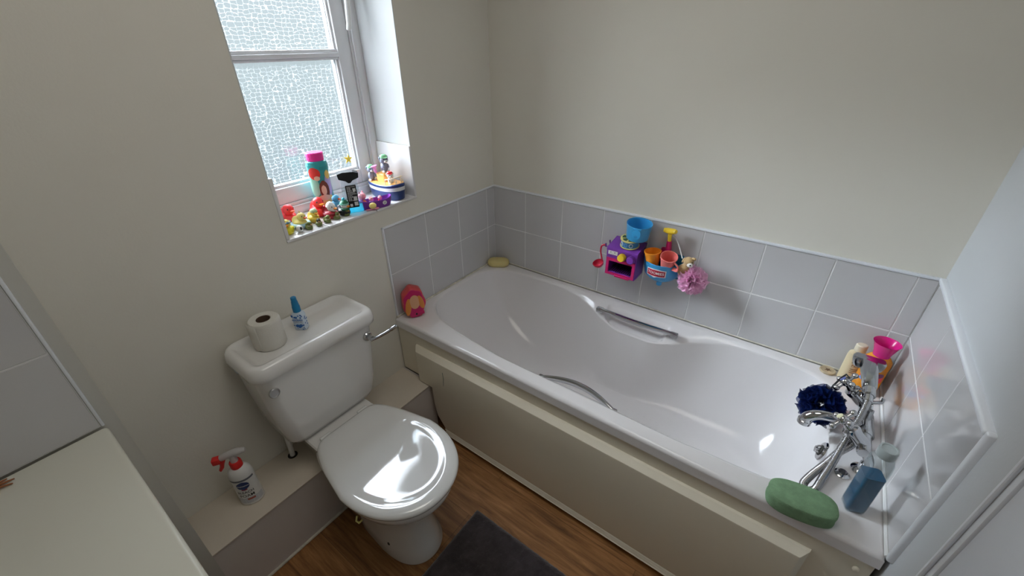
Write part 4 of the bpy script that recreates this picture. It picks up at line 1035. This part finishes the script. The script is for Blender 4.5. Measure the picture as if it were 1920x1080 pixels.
def princess_bottle():
    r = empty('shampoo_bottle', W(-.158, -.806, SZ), R(62), scale=1.07); tag(r, 'tall teal picture-printed shampoo bottle with a hot pink cap', 'bottle')
    TE = mat('teal_bottle', (.04, .36, .38), .3)
    S = (1.12, .80)
    b = MB().lathe([(.024, 0), (.029, .004), (.030, .02), (.0285, .08), (.029, .13), (.0315, .155), (.0285, .168), (.022, .172)], 40, sx=S[0], sy=S[1]).build('bottle', TE, r)
    MB().lathe([(.0235, .171), (.0245, .173), (.0255, .193), (.0250, .196), (.023, .198)], 36, sx=1.1, sy=.9).build('cap', PINK, r)
    def pp(m_, a0, a1, z0, z1, wob=.8, k=.0008): o = patch('label_picture', m_, b, .0300+k, a0, a1, z0, z1, wob=wob); o.scale = (*S, 1)
    MI = mat('mint_print', (.30, .66, .52), .4); YP = mat('gold_print', (.82, .55, .20), .4); AU = mat('auburn_print', (.16, .035, .02), .4); PEA = mat('pale_peach_print', (.80, .50, .36), .4); LV = mat('lavender_print', (.45, .40, .70), .4); RP = mat('scarlet_print', (.70, .04, .03), .4)
    pp(MI, -1.3, -.2, .05, .125); pp(RP, -1.1, .1, .112, .152, k=.0014); pp(PEA, -.55, .0, .108, .124, k=.0018)
    pp(LV, .35, 1.1, .05, .13); pp(mat('gold_hair_print', (.80, .58, .15), .4), .5, 1.05, .11, .14, k=.0014)
    pp(YP, -.7, 1.0, .008, .062, k=.0020); pp(AU, -.25, .62, .045, .108, k=.0026); pp(PEA, -.10, .35, .058, .092, k=.0032); pp(PEA, -.35, .55, .040, .060, k=.0034)
    pp(mat('teal_print', (.03, .30, .30), .4), .1, .9, .142, .153, k=.0018, wob=.2)
princess_bottle()
def gel():
    r = empty('shower_gel_bottle', W(-.048, -.762, SZ), R(62)); tag(r, 'clear bottle with black angular cap, black label and cyan gel', 'bottle')
    def sec(a, b, z): return [Vector((x, y, z)) for x, y in rrect(-a, -b, a, b, b*.6, 6)]
    mb = MB(); mb.rings([sec(.032, .014, 0), sec(.0345, .017, .004), sec(.033, .0165, .035), sec(.029, .015, .10), sec(.0305, .0150, .120), sec(.026, .012, .126)]); b = mb.build('bottle', clear('frosted_clear', (.90, .95, .97), .14, .12), r, smooth=50)
    mb = MB(); mb.rings([sec(.0315, .0135, .002), sec(.0338, .0162, .006), sec(.0325, .0160, .032)]); mb.build('cyan_gel', CYANLQ, b, smooth=50)
    mb = MB(); xz = [(-.034, .128), (-.012, .120), (-.004, .112), (.004, .112), (.012, .120), (.034, .128), (.036, .144), (.018, .150), (-.018, .151), (-.036, .146)]
    mb.rings([[Vector((x, y, z)) for x, z in xz] for y in (-.018, .018)]); mb.build('cap', BLACK, r)
    lb = MB().box((-.0175, -.0182, .022), (.0195, -.0166, .104), .003).build('label', BLACK, b)
    M = Matrix.Translation((.001, -.0185, 0)) @ Matrix.Rotation(PI/2, 4, 'X')
    LG = mat('label_white_print', (.7, .7, .7), .5)
    text('DIRECTIONS', .0050, LG, lb, M @ Matrix.Translation((0, .098, 0)), depth=.0001)
    rnd = random.Random(2); mb = MB()
    for k in range(13):
        z = .093-k*.0038
        x = -.0145
        while x < .012 - (.014 if k > 6 or k < 4 else 0):
            l = rnd.uniform(.002, .006); mb.box((x+.001, -.0185, z), (x+.001+l, -.0181, z+.0016)); x += l+.0012
    mb.box((.004, -.0185, .046), (.0165, -.0181, .062)); mb.box((.006, -.0185, .080), (.016, -.0181, .092)); mb.box((.004, -.0185, .028), (.0165, -.0181, .042)); mb.box((-.012, -.0185, .026), (-.003, -.0181, .036))
    mb.build('small_print', LG, lb)
gel()
# gold star on the glass
pts = []
for i in range(10):
    a = PI/2+i*PI/5; q = .020 if i % 2 == 0 else .0085; pts.append((q*math.cos(a), q*math.sin(a)))
st_ = MB().prism(pts, 0, .0015, Matrix.Rotation(PI/2, 4, 'Y') @ Matrix.Rotation(PI/2, 4, 'Z')).build('star_sticker', mat('gold_foil', (.80, .58, .06), .35, metal=.3), None, loc=W(-.2215, -.634, .636), rot=(R(-8), 0, 0))
tag(st_, 'gold five-pointed star stuck at the right edge of the lower window', 'star')

def boat():
    r = empty('toy_boat', W(-.096, -.566, SZ), R(-2)); tag(r, 'navy toy boat with white stripe and orange deck in the sill corner', 'toy boat')
    NB = mat('navy_plastic', (.02, .045, .17), .3); OD = mat('pale_orange_plastic', (.82, .42, .12), .4)
    def hull(k, z): 
        o = []
        for i in range(48):
            a = 2*PI*i/48; c, s_ = math.cos(a), math.sin(a); x = .100*k*math.copysign(abs(c)**.9, c); y = .046*k*math.copysign(abs(s_)**(.95 if c < 0 else .8), s_)
            o.append(Vector((x, y, z+ .010*max(0, c)**2*(z/.06))))
        return o
    MB().rings([hull(.86, 0), hull(.90, .003), hull(.95, .03), hull(.965, .034)]).build('hull', NB, r, smooth=50)
    MB().rings([hull(.968, .034), hull(.985, .046), hull(.99, .047)]).build('white_stripe', WHITE, r)
    MB().rings([hull(.985, .046), hull(1.0, .056), hull(.97, .058)]).build('gunwale', NB, r)
    dk = MB().rings([hull(.96, .0565), hull(.955, .0590)]).build('deck', OD, r)
    MB().box((-.030, -.020, .058), (.022, .026, .096), .006, 3).build('cabin', OD, r)
    mb = MB(); q = [hull(.90, .079)[i] for i in range(40, 48)]+[hull(.90, .079)[i] for i in range(0, 9)]
    mb.tube(q, .002, 8)
    for i in (40, 43, 46, 1, 4, 8): p = hull(.90, .0)[i]; mb.cyl((p.x, p.y, .058), (p.x, p.y, .079), .0018, 8)
    mb.build('railing', mat('cream_rail', (.72, .62, .45), .4), r)
    return r
boat()
def critter(name, label, loc, face, size, body_m, head_m, cap_m=None, extra=None):
    """a plain rubber squirting animal: sitting body, round head, ears, four paws"""
    r = empty(name, loc, R(face), scale=size); tag(r, label, 'toy animal')
    MB().ell((0, 0, .42), (.34, .30, .42)).build('body', body_m, r)
    hd = MB().ell((.10, 0, 1.02), (.34, .36, .32)).build('head', head_m, r)
    MB().ell((.38, 0, .93), (.17, .16, .12)).build('muzzle', SW, hd); MB().ell((.53, 0, .97), (.045, .06, .04)).build('nose', BLACK, hd)
    for s_ in (-1, 1):
        MB().ell((.36, s_*.15, 1.10), (.05, .05, .06), None, 8, 6).build('eye', BLACK, hd)
        MB().ell((.02, s_*.33, 1.16), (.10, .09, .17), None, 12, 8).build('ear', head_m, hd)
        MB().ell((.26, s_*.24, .10), (.17, .11, .10), None, 12, 8).build('paw', SW, r); MB().ell((.26, s_*.22, .52), (.11, .09, .20), Matrix.Rotation(R(-35), 4, 'Y'), 12, 8).build('paw', body_m, r)
    if cap_m:
        mb = MB(); mb.lathe([(.33, 0), (.32, .10), (.22, .22), (.02, .27)], 22, c=(.07, 0, 1.20)); mb.lathe([(.20, 0), (.21, .03), (.02, .05)], 16, Matrix.Translation((.30, 0, 1.21)), sx=1.2); mb.build('cap', cap_m, hd)
    return r
GREY = mat('slate_grey_rubber', (.22, .24, .32), .45); GCAP = mat('leaf_green_rubber', (.22, .55, .28), .4)
critter('toy_bear', 'slate grey rubber bear with green cap sitting on the boat cabin', W(-.098, -.560, SZ+.0965), -12, .048, GREY, GREY, GCAP)
critter('toy_bear', 'slate grey rubber bear with green cap at the left end of the boat', W(-.160, -.583, SZ+.0592), -20, .044, GREY, GREY, GCAP)
critter('toy_seal', 'white rubber toy animal with red helmet on the boat deck', W(-.046, -.580, SZ+.0592), -25, .036, SW, SW, mat('helmet_red', (.60, .02, .03), .3))
hn = MB().lathe([(.005, 0), (.006, .018), (.012, .026), (.013, .028)], 20).build('toy_horn', mat('lilac_plastic', (.60, .22, .55), .35), None, loc=W(-.118, -.588, SZ+.0965), rot=(R(10), R(-8), 0)); tag(hn, 'small lilac toy horn between the grey bears', 'toy')
def canoe():
    r = empty('toy_canoe', W(-.021, -.682, SZ), R(72)); tag(r, 'purple toy canoe marked 7 before the navy boat', 'toy boat')
    PU = mat('violet_plastic', (.19, .03, .32), .35)
    def h(k, z, kk=1): return [Vector((.062*k*math.copysign(abs(math.cos(a))**.7, math.cos(a)), .024*k*kk*math.copysign(abs(math.sin(a))**.8, math.sin(a)), z+.007*abs(math.cos(a))**3*(z/.03))) for a in [2*PI*i/40 for i in range(40)]]
    MB().rings([h(.82, 0), h(.88, .003), h(.97, .018), h(1, .031), h(.95, .032), h(.88, .012), h(.80, .009)]).build('hull', PU, r, smooth=50)
    MB().lathe([(.0080, 0), (.0080, .0008)], 24, Matrix.Translation((.026, -.0232, .019)) @ rotz_to((0, -1, -.15))).build('number_disc', WHITE, r)
    text('7', .0135, mat('navy_plastic', (0, 0, 0)), r, Matrix.Translation((.026, -.0243, .019)) @ Matrix.Rotation(PI/2, 4, 'X'), bold=.0002, depth=.0002, name='number')
canoe()
def peg(loc, bm_, label, face, s=.038):
    r = empty('toy_figure', loc, R(face), scale=s); tag(r, label, 'toy figure')
    MB().lathe([(.42, 0), (.45, .1), (.36, .5), (.22, .75)], 24).build('body', bm_, r)
    hd = MB().ell((.05, 0, .98), (.34, .32, .32)).build('head', mat('rose_pink_rubber', (.80, .32, .36), .4), r)
    for s_ in (-1, 1): MB().ell((-.02, s_*.17, 1.32), (.07, .06, .10), None, 10, 8).build('ear', MATS['rose_pink_rubber'], hd)
peg(W(-.062, -.712, SZ), mat('tangerine_rubber', (.82, .22, .08), .4), 'pink-headed peg figure in orange beside the purple canoe', 10, .044)
peg(W(-.024, -.700, SZ+.0098), mat('pale_blue_rubber', (0, 0, 0)), 'small pink-headed peg figure sitting at the left of the canoe', 10, .026)
peg(W(-.017, -.665, SZ+.0098), RED, 'small pink-headed peg figure in red sitting in the canoe middle', 10, .024)
pd = MB(); pd.tube([(-.016, 0, .004), (.012, 0, .005)], .0026, 8); pd.ell((.020, 0, .006), (.013, .009, .0035)); tag(pd.build('toy_paddle', mat('light_pink_plastic', (.85, .28, .42), .4), None, loc=W(-.006, -.722, SZ), rot=(0, 0, R(65))), 'pink toy paddle lying beside the canoe', 'toy')
pd = MB(); pd.ell((0, 0, .012), (.0135, .0095, .012)); tag(pd.build('toy_shell', DUCKP, None, loc=W(.000, -.7135, SZ+.006), rot=(0, 0, R(60))), 'pale yellow oval toy lying on the pink paddle', 'toy')

# ================================================================== FLOOR MAT
def bath_mat():
    m_ = mat('charcoal_chenille', (.060, .050, .054), .95, spec=.08, sheen=.4, bump=1.0, bscale=300, var=.3, vscale=25)
    mb = MB(); nx, ny = 96, 110; x0, x1, y0, y1 = .615, 1.215, -1.72, -.918
    rnd = random.Random(9)
    def hgt(i, j):
        e_ = min(i, j, nx-i, ny-j); b_ = .014 if e_ > 1 else (.004 if e_ == 0 else .009)
        rib = .003*math.sin(j*PI*.9)*(1 if i > 70 or j > 80 else .4) if e_ > 2 else 0
        return b_+rib+rnd.uniform(-.0042, .0042)*(e_ > 1)
    rows = []
    for i in range(nx+1): rows.append([Vector(W(x0+(x1-x0)*i/nx+rnd.uniform(-.001, .001), y0+(y1-y0)*j/ny+rnd.uniform(-.001, .001), -H+hgt(i, j))) for j in range(ny+1)])
    mb.rings(rows, False, False, closed=False)
    # skirt down to the floor
    per = [(i, 0) for i in range(nx+1)]+[(nx, j) for j in range(1, ny+1)]+[(i, ny) for i in range(nx-1, -1, -1)]+[(0, j) for j in range(ny-1, 0, -1)]
    top = [rows[i][j] for i, j in per]; mb.rings([top, [Vector((p.x, p.y, .0005)) for p in top]], False, True)
    bmesh.ops.remove_doubles(mb.bm, verts=mb.bm.verts, dist=1e-6)
    o = mb.build('bath_mat', m_, None, smooth=180); tag(o, 'charcoal grey chenille bath mat on the wooden floor', 'bath mat')
bath_mat()
